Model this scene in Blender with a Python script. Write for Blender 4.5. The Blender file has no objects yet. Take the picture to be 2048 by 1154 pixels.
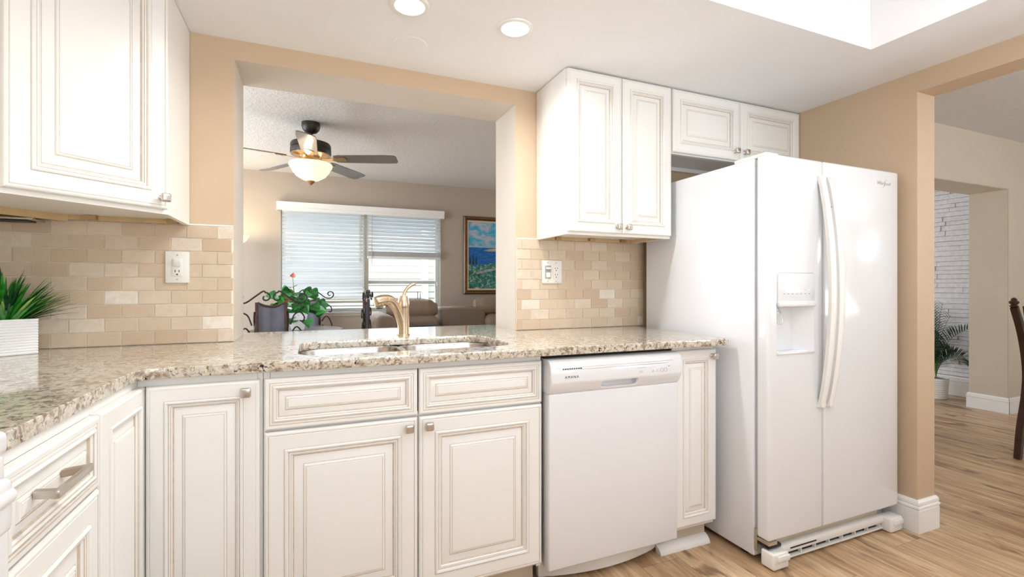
import bpy, bmesh, math, random
from mathutils import Vector, Matrix
C = bpy.context.scene.collection
PI = math.pi
random.seed(7)

# ------------------------------------------------------------------ camera
cam_data = bpy.data.cameras.new('camera')
cam = bpy.data.objects.new('camera', cam_data); C.objects.link(cam)
cam.location = (1.044, -2.199, 1.136)
cam.rotation_euler = (PI / 2, 0, -math.radians(22.864))
cam_data.sensor_width = 36.0
cam_data.lens = 954.66 / 2048 * 36.0
cam_data.shift_y = -4.7 / 2048
cam_data.clip_start = 0.02
bpy.context.scene.camera = cam

# ------------------------------------------------------------------ view, world
vs = bpy.context.scene.view_settings
vs.view_transform = 'Standard'; vs.look = 'None'; vs.gamma = 1.0; vs.use_curve_mapping = False
vs.exposure = 0.08
w = bpy.data.worlds.new('world'); bpy.context.scene.world = w; w.use_nodes = True
wn = w.node_tree.nodes; wl = w.node_tree.links
sky = wn.new('ShaderNodeTexSky'); sky.sky_type = 'NISHITA'; sky.sun_disc = False
sky.sun_elevation = math.radians(50); sky.sun_rotation = math.radians(200)
wl.new(sky.outputs[0], wn['Background'].inputs[0]); wn['Background'].inputs[1].default_value = 0.14
sun_d = bpy.data.lights.new('sun', 'SUN'); sun_d.energy = .35; sun_d.angle = 0.02; sun_d.color = (1, .96, .9)
sun = bpy.data.objects.new('sun', sun_d); C.objects.link(sun); sun.rotation_euler = (math.radians(38), 0, math.radians(25))

def area(name, loc, rot, sx, sy, power, col=(1, 1, 1), shape='RECTANGLE', spread=PI, parent=None):
    d = bpy.data.lights.new(name, 'AREA'); d.shape = shape; d.size = sx; d.size_y = sy
    d.energy = power; d.color = col; d.spread = spread
    o = bpy.data.objects.new(name, d); C.objects.link(o); o.location = loc; o.rotation_euler = rot
    if parent: o.parent = parent
    return o
DAY = (.86, .93, 1.0); WARM = (1.0, .80, .58); NEUT = (1.0, .96, .92)
# daylight at the windows, then added fill lights for the three rooms
L_day = area('living_window_daylight', (1.66, 5.0, 3.4), (-math.radians(42), 0, 0), 3.2, 1.2, 400, DAY)
L_din = area('dining_window_daylight', (8.0, -3.35, 1.95), (0, -PI / 2, PI), .24, .30, 12, DAY)
L_side = area('living_side_fill', (-.75, 2.05, 1.25), (0, -PI / 2, 0), 2.0, 2.2, 80, DAY)  # no glass door known; added to light the living room and fridge side
L_dinfill = area('dining_uplight_fill', (6.0, -3.9, 1.2), (PI / 2 + 1.15, 0, 0), 2.2, 1.4, 110, DAY)  # no patio opening here; added and tilted up to brighten the dining ceiling
L_kit = area('kitchen_uplight_fill', (1.9, -3.5, 1.35), (PI / 2 + 1.1, 0, 0), 1.9, 1.3, 62, (.88, .94, 1))  # unseen source made up behind the camera, tilted up to brighten the ceiling
L_liv = area('living_east_fill', (5.6, 3.8, 1.5), (PI / 2 + PI, 0, 0), 1.4, 1.1, 45, DAY)  # added without any window, to brighten the stone wall
# diffuser lamp up in the kitchen ceiling tray
L_tray = area('tray_lamp_light', (2.1, -1.95, 2.36), (0, 0, 0), 1.5, 1.3, 2, NEUT)

# ------------------------------------------------------------------ colours and materials
def lin(r, g, b):
    f = lambda c: (c / 255 / 12.92) if c / 255 <= .04045 else ((c / 255 + .055) / 1.055) ** 2.4
    return (f(r), f(g), f(b), 1)
class NT:
    def __init__(s, name):
        s.m = bpy.data.materials.new(name); s.m.use_nodes = True; s.t = s.m.node_tree
        s.b = s.t.nodes['Principled BSDF']; s.x = 0
    def n(s, typ, **kw):
        nd = s.t.nodes.new(typ)
        for k, v in kw.items(): setattr(nd, k, v)
        return nd
    def l(s, a, b): s.t.links.new(a, b)
    def coord(s, scale=(1, 1, 1), rot=(0, 0, 0)):
        tc = s.n('ShaderNodeTexCoord'); mp = s.n('ShaderNodeMapping'); s.l(tc.outputs['Object'], mp.inputs[0])
        mp.inputs['Scale'].default_value = scale; mp.inputs['Rotation'].default_value = rot
        return mp.outputs[0]
    def noise(s, vec, scale, detail=4, rough=.5, dist=0):
        q = s.n('ShaderNodeTexNoise'); s.l(vec, q.inputs['Vector']); q.inputs['Scale'].default_value = scale
        q.inputs['Detail'].default_value = detail; q.inputs['Roughness'].default_value = rough; q.inputs['Distortion'].default_value = dist
        return q.outputs['Fac']
    def ramp(s, fac, stops, interp='LINEAR'):
        r = s.n('ShaderNodeValToRGB'); r.color_ramp.interpolation = interp; s.l(fac, r.inputs[0])
        e = r.color_ramp.elements
        while len(e) < len(stops): e.new(.5)
        for i, (p, c) in enumerate(stops): e[i].position = p; e[i].color = c
        return r.outputs[0]
    def mix(s, fac, a, b, mode='MIX'):
        q = s.n('ShaderNodeMix'); q.data_type = 'RGBA'; q.blend_type = mode
        for i, v in ((0, fac), (6, a), (7, b)):
            if hasattr(v, 'is_output'): s.l(v, q.inputs[i])
            else: q.inputs[i].default_value = v
        return q.outputs[2]
    def math(s, op, a, b=0.0, c=0.0):
        q = s.n('ShaderNodeMath', operation=op)
        for i, v in enumerate((a, b, c)):
            if hasattr(v, 'is_output'): s.l(v, q.inputs[i])
            else: q.inputs[i].default_value = v
        return q.outputs[0]
    def bump(s, h, strength=.3, dist=.001):
        q = s.n('ShaderNodeBump'); q.inputs['Strength'].default_value = strength; q.inputs['Distance'].default_value = dist
        s.l(h, q.inputs['Height']); s.l(q.outputs[0], s.b.inputs['Normal'])
    def set(s, **kw):
        for k, v in kw.items():
            i = s.b.inputs[k.replace('_', ' ')]
            if hasattr(v, 'is_output'): s.l(v, i)
            else: i.default_value = v
        return s.m
W4 = (1, 1, 1, 1); K4 = (0, 0, 0, 1)

def plain(name, col, rough=.5, metal=0, var=.04, nscale=6, bumps=0, bscale=200, coat=0, spec=.5, emit=None, es=0, trans=0):
    s = NT(name); v = s.coord(); n = s.noise(v, nscale, 3)
    dk = tuple(c * (1 - var) for c in col[:3]) + (1,); lt = tuple(min(1, c * (1 + var)) for c in col[:3]) + (1,)
    s.set(Base_Color=s.ramp(n, [(.3, dk), (.7, lt)]), Roughness=rough, Metallic=metal, Coat_Weight=coat, Specular_IOR_Level=spec)
    if bumps: s.bump(s.noise(v, bscale, 3), bumps, .002)
    if emit: s.set(Emission_Color=emit, Emission_Strength=es)
    if trans: s.set(Transmission_Weight=trans)
    return s.m
M = {}
M['tan'] = plain('tan_wall_paint', lin(205, 181, 153), .55, bumps=.12, bscale=160, var=.015)
M['reveal'] = plain('pale_reveal_tone', lin(216, 206, 193), .5, bumps=.08, bscale=160, var=.01)  # paler tone for the faces inside the pass-through opening
M['greige'] = plain('greige_wall_paint', lin(184, 171, 156), .6, bumps=.12, bscale=160, var=.015)
M['hall'] = plain('hall_wall_paint', lin(208, 196, 178), .6, bumps=.1, bscale=160, var=.015)
M['ceil'] = plain('ceiling_white', lin(244, 244, 245), .6, bumps=.1, bscale=120, var=.01)
s = NT('knockdown_ceiling'); v = s.coord(); n = s.noise(v, 38, 5, .55, .6)
s.set(Base_Color=lin(222, 218, 214), Roughness=.7); s.bump(s.ramp(n, [(.46, K4), (.56, W4)]), .5, .004); M['knock'] = s.m
M['trim'] = plain('white_trim', lin(244, 243, 240), .3, var=.01)
M['cab'] = plain('ivory_cabinet_lacquer', lin(240, 239, 235), .32, var=.012, nscale=3)
M['cabside'] = plain('white_cabinet_side', lin(242, 240, 235), .35, var=.01)
M['glaze'] = plain('brown_glaze_line', lin(204, 190, 172), .45, var=.12, nscale=60)
M['cabin'] = plain('raw_maple_rail', lin(206, 178, 132), .5, var=.08, nscale=20)
M['toe'] = plain('beige_toe_kick', lin(212, 200, 180), .5)
M['white'] = plain('white_appliance_enamel', lin(231, 232, 235), .12, var=.006, coat=.4)
M['whiteside'] = plain('textured_white_fridge_side', lin(233, 235, 240), .34, var=.006)
M['whitepl'] = plain('white_plastic', lin(238, 237, 233), .35, var=.01)
M['plategrey'] = plain('outlet_plate_plastic', lin(232, 231, 224), .3, var=.01)
M['greypl'] = plain('light_grey_print', lin(168, 168, 168), .4)
M['darkpl'] = plain('black_plastic', lin(22, 22, 24), .5)
M['black'] = plain('shadow_gap_black', lin(14, 13, 12), .8)
M['gasket'] = plain('grey_gasket', lin(168, 170, 176), .6)
s = NT('brushed_nickel'); v = s.coord((1, 1, 60)); n = s.noise(v, 30, 3)
s.set(Base_Color=s.ramp(n, [(.3, lin(196, 190, 182)), (.7, lin(216, 211, 204))]), Metallic=1.0, Roughness=.3); M['nickel'] = s.m
s = NT('champagne_faucet_metal'); v = s.coord((1, 1, 40)); n = s.noise(v, 25, 3)
s.set(Base_Color=s.ramp(n, [(.3, lin(200, 178, 150)), (.7, lin(222, 202, 176))]), Metallic=1.0, Roughness=.28); M['faucet'] = s.m
s = NT('brushed_steel_sink'); v = s.coord((3, 60, 3)); n = s.noise(v, 20, 3)
s.set(Base_Color=s.ramp(n, [(.3, lin(178, 174, 168)), (.7, lin(206, 202, 196))]), Metallic=1.0, Roughness=.26); M['steel'] = s.m
# granite
s = NT('speckled_granite'); v = s.coord()
n1 = s.noise(v, 34, 5, .62, .5); n2 = s.noise(v, 74, 4, .6, .4); n3 = s.noise(v, 52, 6, .72, 1.3); n4 = s.noise(v, 14, 3, .5)
vo = s.n('ShaderNodeTexVoronoi'); s.l(v, vo.inputs['Vector']); vo.inputs['Scale'].default_value = 150
base = s.ramp(n1, [(.30, lin(118, 108, 96)), (.40, lin(172, 160, 144)), (.50, lin(212, 202, 184)), (.58, lin(214, 208, 198)), (.70, lin(158, 154, 150))])
base = s.mix(s.ramp(n2, [(.54, K4), (.62, W4)]), base, lin(138, 118, 98))
cellg = s.ramp(s.math('MULTIPLY', vo.outputs['Color'], 1.0), [(.0, K4), (.78, K4), (.86, W4)])
base = s.mix(s.math('MULTIPLY', cellg, .55), base, lin(238, 230, 214))
base = s.mix(s.ramp(n3, [(.37, W4), (.415, K4)]), base, lin(50, 42, 38))
base = s.mix(s.math('MULTIPLY', s.ramp(n4, [(.6, K4), (.7, W4)]), .35), base, lin(150, 136, 114))
s.set(Base_Color=base, Roughness=.09, Specular_IOR_Level=.6, Coat_Weight=.3, Coat_Roughness=.04)
s.bump(n2, .05, .0005); M['granite'] = s.m
# travertine tile: tone per tile from a face attribute
s = NT('travertine_tile'); v = s.coord(); at = s.n('ShaderNodeAttribute', attribute_name='tone')
tone = s.ramp(at.outputs['Fac'], [(0, lin(198, 174, 148)), (.25, lin(211, 192, 168)), (.55, lin(222, 207, 188)), (.8, lin(229, 217, 202)), (1, lin(236, 228, 216))])
n = s.noise(v, 24, 6, .62, 1.0); n2 = s.noise(v, 130, 4, .7)
tone = s.mix(s.math('MULTIPLY', s.ramp(n, [(.42, W4), (.58, K4)]), .32), tone, lin(200, 178, 152))
tone = s.mix(s.math('MULTIPLY', s.ramp(n2, [(.60, K4), (.72, W4)]), .35), tone, lin(240, 232, 218))
s.set(Base_Color=tone, Roughness=.42); s.bump(s.ramp(n2, [(.3, K4), (.45, W4)]), .35, .001); M['tile'] = s.m
M['grout'] = plain('pale_grout', lin(240, 232, 220), .8, nscale=80)
# plank floor: boards run along y
s = NT('oak_plank_floor'); tc = s.n('ShaderNodeTexCoord'); sp = s.n('ShaderNodeSeparateXYZ'); s.l(tc.outputs['Object'], sp.inputs[0])
PW = .187
cx_ = s.math('DIVIDE', s.math('ADD', sp.outputs[0], -3.77 + PW * 40), PW); col_ = s.math('FLOOR', cx_)
w1 = s.n('ShaderNodeTexWhiteNoise', noise_dimensions='1D'); s.l(col_, w1.inputs['W'])
ry = s.math('ADD', s.math('DIVIDE', sp.outputs[1], 1.25), s.math('MULTIPLY', w1.outputs['Value'], 7.0)); row_ = s.math('FLOOR', ry)
cb = s.n('ShaderNodeCombineXYZ'); s.l(col_, cb.inputs[0]); s.l(row_, cb.inputs[1])
w2 = s.n('ShaderNodeTexWhiteNoise', noise_dimensions='2D'); s.l(cb.outputs[0], w2.inputs['Vector'])
cv = s.n('ShaderNodeCombineXYZ')
s.l(s.math('MULTIPLY', sp.outputs[0], 1.0), cv.inputs[0]); s.l(s.math('MULTIPLY', sp.outputs[1], .09), cv.inputs[1]); s.l(s.math('MULTIPLY', w2.outputs['Value'], 37.0), cv.inputs[2])
g1 = s.noise(cv.outputs[0], 11, 8, .62, 1.1); g2 = s.noise(cv.outputs[0], 70, 5, .6, .3)
cv2 = s.n('ShaderNodeCombineXYZ'); s.l(sp.outputs[0], cv2.inputs[0]); s.l(s.math('MULTIPLY', sp.outputs[1], .28), cv2.inputs[1]); s.l(s.math('MULTIPLY', w2.outputs['Value'], 19.0), cv2.inputs[2])
g3 = s.noise(cv2.outputs[0], 9, 4, .55, .8)
c0 = s.ramp(g1, [(.30, lin(158, 128, 98)), (.42, lin(200, 172, 140)), (.54, lin(226, 202, 170)), (.70, lin(238, 220, 194))])
c0 = s.mix(s.math('MULTIPLY', s.ramp(g2, [(.38, W4), (.6, K4)]), .45), c0, lin(160, 130, 102))
c0 = s.mix(s.math('MULTIPLY', s.ramp(g3, [(.33, W4), (.43, K4)]), .75), c0, lin(112, 84, 66))
c0 = s.mix(.55, c0, s.ramp(w2.outputs['Value'], [(0, lin(196, 174, 150)), (.5, lin(230, 208, 180)), (1, lin(246, 230, 206))]), 'MULTIPLY')
fx = s.math('FRACT', cx_); fy = s.math('FRACT', ry)
seam = s.math('MAXIMUM', s.math('LESS_THAN', fx, .012), s.math('LESS_THAN', fy, .0018))
c0 = s.mix(s.math('MULTIPLY', seam, .55), c0, lin(92, 68, 48))
s.set(Base_Color=c0, Roughness=s.ramp(g1, [(.3, (.42,) * 3 + (1,)), (.7, (.3,) * 3 + (1,))]), Specular_IOR_Level=.45)
s.bump(g2, .08, .0006); M['floor'] = s.m
M['stone'] = plain('white_split_stone', lin(232, 232, 234), .75, bumps=.5, bscale=60, var=.08, nscale=30)
M['blade'] = plain('dark_walnut_blade', lin(104, 96, 94), .32, var=.12, nscale=14, coat=.5)
M['bronze'] = plain('bronze_fan_metal', lin(70, 66, 62), .38, metal=.6, var=.08)
M['brass'] = plain('antique_brass', lin(186, 158, 120), .3, metal=.9)
M['bowl'] = plain('frosted_bowl_glass', lin(255, 240, 214), .3, emit=lin(255, 222, 172), es=1.15)
M['lens'] = plain('lit_lamp_lens', lin(255, 255, 255), .4, emit=(1, .97, .92, 1), es=9)
M['blind'] = plain('white_blind_slat', lin(238, 240, 240), .4, var=.01, trans=0)
s = NT('blind_slat_translucent'); tr = s.n('ShaderNodeBsdfTranslucent'); mx = s.n('ShaderNodeMixShader'); tr.inputs[0].default_value = lin(235, 240, 245)
s.set(Base_Color=lin(238, 239, 238), Roughness=.4); out = s.t.nodes['Material Output']
s.l(s.b.outputs[0], mx.inputs[1]); s.l(tr.outputs[0], mx.inputs[2]); mx.inputs[0].default_value = .35; s.l(mx.outputs[0], out.inputs[0]); M['slat'] = s.m
M['cord'] = plain('tan_blind_cord', lin(196, 186, 168), .7)
M['winframe'] = plain('pale_window_frame', lin(208, 212, 210), .4)
M['almond'] = plain('almond_window_post', lin(206, 198, 182), .45)
s = NT('window_glass'); s.set(Base_Color=(1, 1, 1, 1), Roughness=0.0, Transmission_Weight=1.0, IOR=1.02, Specular_IOR_Level=.4); M['glass'] = s.m
M['fence'] = plain('white_vinyl_fence', lin(240, 244, 246), .5)
M['grass'] = plain('lawn_ground', lin(120, 140, 90), .9, var=.2)
def leaf(name, a, b, rough=.4):
    s = NT(name); v = s.coord(); n = s.noise(v, 40, 3); s.set(Base_Color=s.ramp(n, [(.3, a), (.7, b)]), Roughness=rough, Specular_IOR_Level=.5); return s.m
M['leafdark'] = leaf('dark_green_blade', lin(18, 58, 34), lin(30, 84, 40)); M['leafmid'] = leaf('fresh_green_blade', lin(30, 118, 34), lin(60, 158, 48), .3)
M['leaflite'] = leaf('yellow_green_blade', lin(128, 170, 70), lin(170, 198, 104)); M['leafplant'] = leaf('glossy_heart_leaf', lin(20, 96, 40), lin(58, 142, 62), .25)
M['leafbrown'] = leaf('brown_tipped_leaf', lin(120, 84, 50), lin(140, 110, 60), .5)
M['palm'] = leaf('palm_leaflet', lin(34, 62, 48), lin(62, 96, 70), .45)
M['stem'] = leaf('plant_stem', lin(90, 120, 66), lin(120, 144, 80), .5)
M['flower'] = plain('coral_spathe', lin(226, 120, 106), .4)
M['soil'] = plain('potting_soil', lin(58, 44, 34), .95, var=.3, nscale=90)
M['pot'] = plain('white_ceramic_planter', lin(240, 241, 240), .3, var=.01)
M['iron'] = plain('dark_wrought_iron', lin(38, 32, 32), .35, metal=.5, var=.2, nscale=30)
M['hide'] = plain('grey_leather_panel', lin(104, 106, 122), .5, var=.22, nscale=10, bumps=.3, bscale=60)
M['browhide'] = plain('studded_brown_leather', lin(72, 46, 38), .5, var=.3, nscale=40, bumps=.3, bscale=90)
M['sofa'] = plain('taupe_sofa_leather', lin(146, 126, 108), .5, var=.08, nscale=8, bumps=.25, bscale=40)
M['sofadark'] = plain('taupe_suede_back', lin(134, 118, 104), .8, var=.05, bumps=.2, bscale=120)
M['navy'] = plain('navy_cushion_cloth', lin(40, 50, 68), .8)
M['wood'] = plain('dark_stained_wood', lin(62, 40, 28), .32, var=.25, nscale=18, coat=.3)
M['tabletop'] = plain('bronze_tabletop', lin(92, 66, 48), .3, var=.2)
M['gold'] = plain('antique_gold_frame', lin(134, 96, 56), .4, metal=.55, var=.2, nscale=30)
M['liner'] = plain('cream_linen_liner', lin(218, 202, 174), .8)
def paint_mat(name, stops, scale, stretch=(1, 1, 1), r=.55):
    s = NT(name); n = s.noise(s.coord(stretch), scale, 6, .65, .8); s.set(Base_Color=s.ramp(n, stops), Roughness=r); s.bump(n, .4, .002); return s.m
M['p_sky'] = paint_mat('painted_sky', [(.3, lin(40, 150, 196)), (.46, lin(72, 176, 208)), (.56, lin(178, 186, 204)), (.7, lin(214, 208, 214))], 5, (1, 1, 1.6))
M['p_sea'] = paint_mat('painted_sea', [(.3, lin(6, 70, 150)), (.55, lin(16, 104, 184)), (.75, lin(60, 150, 200))], 14, (1, 1, 5))
M['p_bush'] = paint_mat('painted_bushes', [(.3, lin(14, 48, 40)), (.45, lin(36, 104, 84)), (.56, lin(70, 150, 140)), (.64, lin(206, 190, 180)), (.75, lin(226, 206, 206))], 26)
M['p_cyp'] = paint_mat('painted_cypress', [(.3, lin(8, 34, 44)), (.7, lin(20, 58, 58))], 40)
M['p_path'] = paint_mat('painted_terrace', [(.3, lin(120, 110, 108)), (.7, lin(196, 196, 200))], 20)
M['p_hill'] = paint_mat('painted_headland', [(.3, lin(150, 150, 120)), (.7, lin(210, 196, 160))], 30)
M['p_haze'] = paint_mat('painted_horizon', [(.3, lin(90, 160, 196)), (.7, lin(190, 206, 216))], 20, (1, 1, 5))
M['diffuser'] = plain('lit_tray_diffuser', lin(255, 255, 255), .4, emit=(.95, .98, 1, 1), es=1.45)
M['blueled'] = plain('lit_indicator', lin(190, 196, 255), .4, emit=lin(200, 205, 255), es=1.5)
M['cooktop'] = plain('black_glass_cooktop', lin(18, 18, 20), .08)

# ------------------------------------------------------------------ helpers
ROOTS = {}
def empty(name, loc=(0, 0, 0), label=None, cat=None, group=None, kind=None, rz=0):
    o = bpy.data.objects.new(name, None); C.objects.link(o); o.location = loc; o.rotation_euler = (0, 0, rz); o.empty_display_size = .05
    ROOTS[o.name] = Matrix.Translation(Vector(loc)) @ Matrix.Rotation(rz, 4, 'Z')
    tag(o, label, cat, group, kind); return o
def tag(o, label=None, cat=None, group=None, kind=None):
    for k, v in (('label', label), ('category', cat), ('group', group), ('kind', kind)):
        if v: o[k] = v
    return o
def rootmat(o):
    while o.parent: o = o.parent
    return ROOTS.get(o.name, Matrix.Identity(4))
def finish(me, smooth=35):
    me.polygons.foreach_set('use_smooth', [True] * len(me.polygons)); me.set_sharp_from_angle(angle=math.radians(smooth))
def link(name, me, parent=None, world=True, **kw):
    """mesh in world coordinates (world=True) or in the root's own frame"""
    o = bpy.data.objects.new(name, me); C.objects.link(o)
    if parent:
        if world: me.transform(rootmat(parent).inverted())
        o.parent = parent
    if kw: tag(o, **kw)
    return o
def frame(O, U, N):
    U = Vector(U).normalized(); N = Vector(N).normalized(); Z = Vector((0, 0, 1))
    m = Matrix.Identity(4)
    for i, a in enumerate((U, N, Z)):
        for j in range(3): m[j][i] = a[j]
    m.translation = Vector(O); return m
class MB:
    def __init__(s, *mats): s.bm = bmesh.new(); s.mats = [M[m] for m in mats]
    def _new(s, before, mi, X):
        vs_ = [v for v in s.bm.verts if v.index == -1 or v.index >= before]
        return vs_
    def box(s, x0, x1, y0, y1, z0, z1, mi=0, bev=0, seg=2, X=None):
        r = bmesh.ops.create_cube(s.bm, size=1); vs_ = r['verts']
        sc = Vector((abs(x1 - x0), abs(y1 - y0), abs(z1 - z0))); ce = Vector(((x0 + x1) / 2, (y0 + y1) / 2, (z0 + z1) / 2))
        for v in vs_: v.co = Vector((v.co.x * sc.x, v.co.y * sc.y, v.co.z * sc.z)) + ce
        fs = list({f for v in vs_ for f in v.link_faces})
        for f in fs: f.material_index = mi
        if bev:
            bev = min(bev, min(sc) * .49)
            rr = bmesh.ops.bevel(s.bm, geom=list({e for v in vs_ for e in v.link_edges}), offset=bev, segments=seg, affect='EDGES', profile=.5, material=-1)
            vs_ = list({v for f in rr['faces'] for v in f.verts} | {v for v in vs_ if v.is_valid})
        if X is not None:
            for v in vs_: v.co = X @ v.co
        return vs_
    def quad(s, pts, mi=0):
        f = s.bm.faces.new([s.bm.verts.new(p) for p in pts]); f.material_index = mi; return f
    def grid(s, rows, mi=0, closed=False, caps=False):
        R = [[s.bm.verts.new(p) for p in row] for row in rows]
        n = len(rows[0])
        for i in range(len(R) - 1):
            for j in range(n if closed else n - 1):
                k = (j + 1) % n
                try: s.bm.faces.new((R[i][j], R[i][k], R[i + 1][k], R[i + 1][j])).material_index = mi
                except ValueError: pass
        if caps and closed:
            for rw in (R[0], R[-1]):
                try: s.bm.faces.new(rw).material_index = mi
                except ValueError: pass
        return R
    def tube(s, pts, rad, mi=0, n=8, flat=1.0, up=(0, 0, 1), twist=0):
        P = [Vector(p) for p in pts]; rows = []; L = len(P)
        T0 = None; Nn = None
        for i, p in enumerate(P):
            T = (P[min(i + 1, L - 1)] - P[max(i - 1, 0)]).normalized()
            if Nn is None:
                u = Vector(up)
                if abs(u.dot(T)) > .95: u = Vector((1, 0, 0)) if abs(T.x) < .9 else Vector((0, 1, 0))
                Nn = (u - T * u.dot(T)).normalized()
            else: Nn = (Nn - T * Nn.dot(T)).normalized()
            B = T.cross(Nn); r = rad[i] if isinstance(rad, (list, tuple)) else rad
            a0 = twist * i / max(1, L - 1)
            rows.append([p + (Nn * math.cos(a0 + 2 * PI * k / n) * flat + B * math.sin(a0 + 2 * PI * k / n)) * r for k in range(n)])
        s.grid(rows, mi, True, True)
    def lathe(s, prof, c=(0, 0, 0), n=24, mi=0, X=None, cap=True, mis=None):
        rows = []
        for r, z in prof:
            row = [Vector((c[0] + max(r, 1e-5) * math.cos(2 * PI * k / n), c[1] + max(r, 1e-5) * math.sin(2 * PI * k / n), c[2] + z)) for k in range(n)]
            rows.append([X @ p for p in row] if X is not None else row)
        s.grid(rows, mi, True, cap)
    def rings(s, w, h, prof, X, glaze=1, back=0.0, mi=0):
        """mitred rectangular profile (inset, height, is_glaze) from the outer edge to the flat centre"""
        rows = []
        for a, z, g in prof:
            rows.append([X @ Vector(p) for p in ((a, z, a), (w - a, z, a), (w - a, z, h - a), (a, z, h - a))])
        R = [[s.bm.verts.new(p) for p in r] for r in rows]
        for i in range(len(R) - 1):
            for j in range(4):
                k = (j + 1) % 4
                f = s.bm.faces.new((R[i][j], R[i][k], R[i + 1][k], R[i + 1][j])); f.material_index = glaze if prof[i + 1][2] else mi
        s.bm.faces.new(R[-1]).material_index = mi; s.bm.faces.new(R[0]).material_index = mi
    def prism(s, pts, z0, z1, mi=0, X=None, bev=0):
        """pts in local (x,y), extruded along z"""
        a = [s.bm.verts.new(Vector((p[0], p[1], z0))) for p in pts]; b = [s.bm.verts.new(Vector((p[0], p[1], z1))) for p in pts]
        fs = [s.bm.faces.new(a), s.bm.faces.new(b)]
        for i in range(len(a)):
            j = (i + 1) % len(a); fs.append(s.bm.faces.new((a[i], a[j], b[j], b[i])))
        for f in fs: f.material_index = mi
        vs_ = a + b
        if bev:
            es = list({e for f in fs[:2] for e in f.edges})
            rr = bmesh.ops.bevel(s.bm, geom=es, offset=bev, segments=2, affect='EDGES', profile=.5, material=-1)
            vs_ = list({v for f in rr['faces'] for v in f.verts} | {v for v in vs_ if v.is_valid})
        if X is not None:
            for v in vs_: v.co = X @ v.co
    def mesh(s, name, recalc=True, smooth=35):
        if recalc: bmesh.ops.recalc_face_normals(s.bm, faces=s.bm.faces)
        me = bpy.data.meshes.new(name); s.bm.to_mesh(me); s.bm.free()
        for m in s.mats: me.materials.append(m)
        finish(me, smooth); return me
    def build(s, name, parent=None, world=True, recalc=True, smooth=35, **kw):
        return link(name, s.mesh(name, recalc, smooth), parent, world, **kw)
def eval_mesh(o):
    dg = bpy.context.evaluated_depsgraph_get(); dg.update()
    return bpy.data.meshes.new_from_object(o.evaluated_get(dg))
def slab(outer, holes, d0, d1, X, mats, bev=0.0):
    """2-D outline with holes, given thickness between d0 and d1 along local z, then X"""
    cu = bpy.data.curves.new('tmp', 'CURVE'); cu.dimensions = '2D'; cu.fill_mode = 'BOTH'
    for loop in [outer] + holes:
        sp_ = cu.splines.new('POLY'); sp_.points.add(len(loop) - 1); sp_.use_cyclic_u = True
        for i, p in enumerate(loop): sp_.points[i].co = (p[0], p[1], 0, 1)
    cu.extrude = (d1 - d0) / 2 - bev; cu.bevel_depth = bev; cu.bevel_resolution = 2; cu.offset = -bev
    o = bpy.data.objects.new('tmp', cu); C.objects.link(o); me = eval_mesh(o)
    bpy.data.objects.remove(o); bpy.data.curves.remove(cu)
    me.transform(X @ Matrix.Translation((0, 0, (d0 + d1) / 2))); me.materials.clear()
    for m in mats: me.materials.append(M[m])
    for p in me.polygons: p.material_index = 0
    finish(me, 40); return me
def boolean(me, cut):
    a = bpy.data.objects.new('a', me); b = bpy.data.objects.new('b', cut); C.objects.link(a); C.objects.link(b)
    md = a.modifiers.new('b', 'BOOLEAN'); md.object = b; md.operation = 'DIFFERENCE'; md.solver = 'EXACT'
    r = eval_mesh(a); bpy.data.objects.remove(a); bpy.data.objects.remove(b); finish(r, 35); return r
def text(txt, size, X, mat, depth=.0004, shear=0, spacing=1.0):
    cu = bpy.data.curves.new('t', 'FONT'); cu.body = txt; cu.size = size; cu.extrude = depth; cu.shear = shear; cu.space_character = spacing
    o = bpy.data.objects.new('t', cu); C.objects.link(o); me = eval_mesh(o); bpy.data.objects.remove(o)
    me.transform(X); me.materials.clear(); me.materials.append(M[mat]); return me
def smooth_path(pts, n=6):
    P = [Vector(p) for p in pts]; P = [2 * P[0] - P[1]] + P + [2 * P[-1] - P[-2]]; out = []
    for i in range(1, len(P) - 2):
        for k in range(n):
            t = k / n; a, b, c, d = P[i - 1:i + 3]
            out.append(.5 * ((2 * b) + (c - a) * t + (2 * a - 5 * b + 4 * c - d) * t * t + (3 * b - a - 3 * c + d) * t ** 3))
    out.append(P[-2]); return out
def copy_tree(o, parent=None):
    c = o.copy(); C.objects.link(c)
    if parent: c.parent = parent
    for ch in list(o.children): copy_tree(ch, c)
    return c
VX = frame  # local x along the face, local y out of the face, local z up
XZ = lambda y: Matrix(((1, 0, 0, 0), (0, 0, -1, y), (0, 1, 0, 0), (0, 0, 0, 1)))   # plan (x,z) drawn upright, thickness toward -y from y
YZ = lambda x: Matrix(((0, 0, 1, x), (1, 0, 0, 0), (0, 1, 0, 0), (0, 0, 0, 1)))    # plan (y,z) upright, thickness toward +x

# ------------------------------------------------------------------ the setting
def st(name, me): return link(name, me, None, kind='structure')
fl = MB('floor'); fl.box(-1.2, 9.0, -4.4, 4.1, -.06, 0); st('floor', fl.mesh('floor'))
def paint_faces(me, test, idx):
    for p in me.polygons:
        if test(p.center, p.normal): p.material_index = idx
WT = .272; OX0, OX1, OZ = .762, 1.989, 2.047
HX0, HX1 = 4.5, 6.76
back = slab([(-.3, 0), (HX0, 0), (HX0, 2.0), (HX1, 2.0), (HX1, 0), (8.6, 0), (8.6, 2.5), (-.3, 2.5)],
            [[(OX0, .883), (OX1, .883), (OX1, OZ), (OX0, OZ)]], -WT, 0, XZ(0), ['tan', 'greige', 'reveal', 'hall'])
def bf(c, n):
    if OX0 - .02 < c.x < OX1 + .02 and .8 < c.z < OZ + .02 and abs(n.y) < .3: return 2
    if n.y > .7 : return 1
    return None
for p in back.polygons:
    k = bf(p.center, p.normal)
    if k: p.material_index = k
wb = st('wall_back', back)
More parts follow.
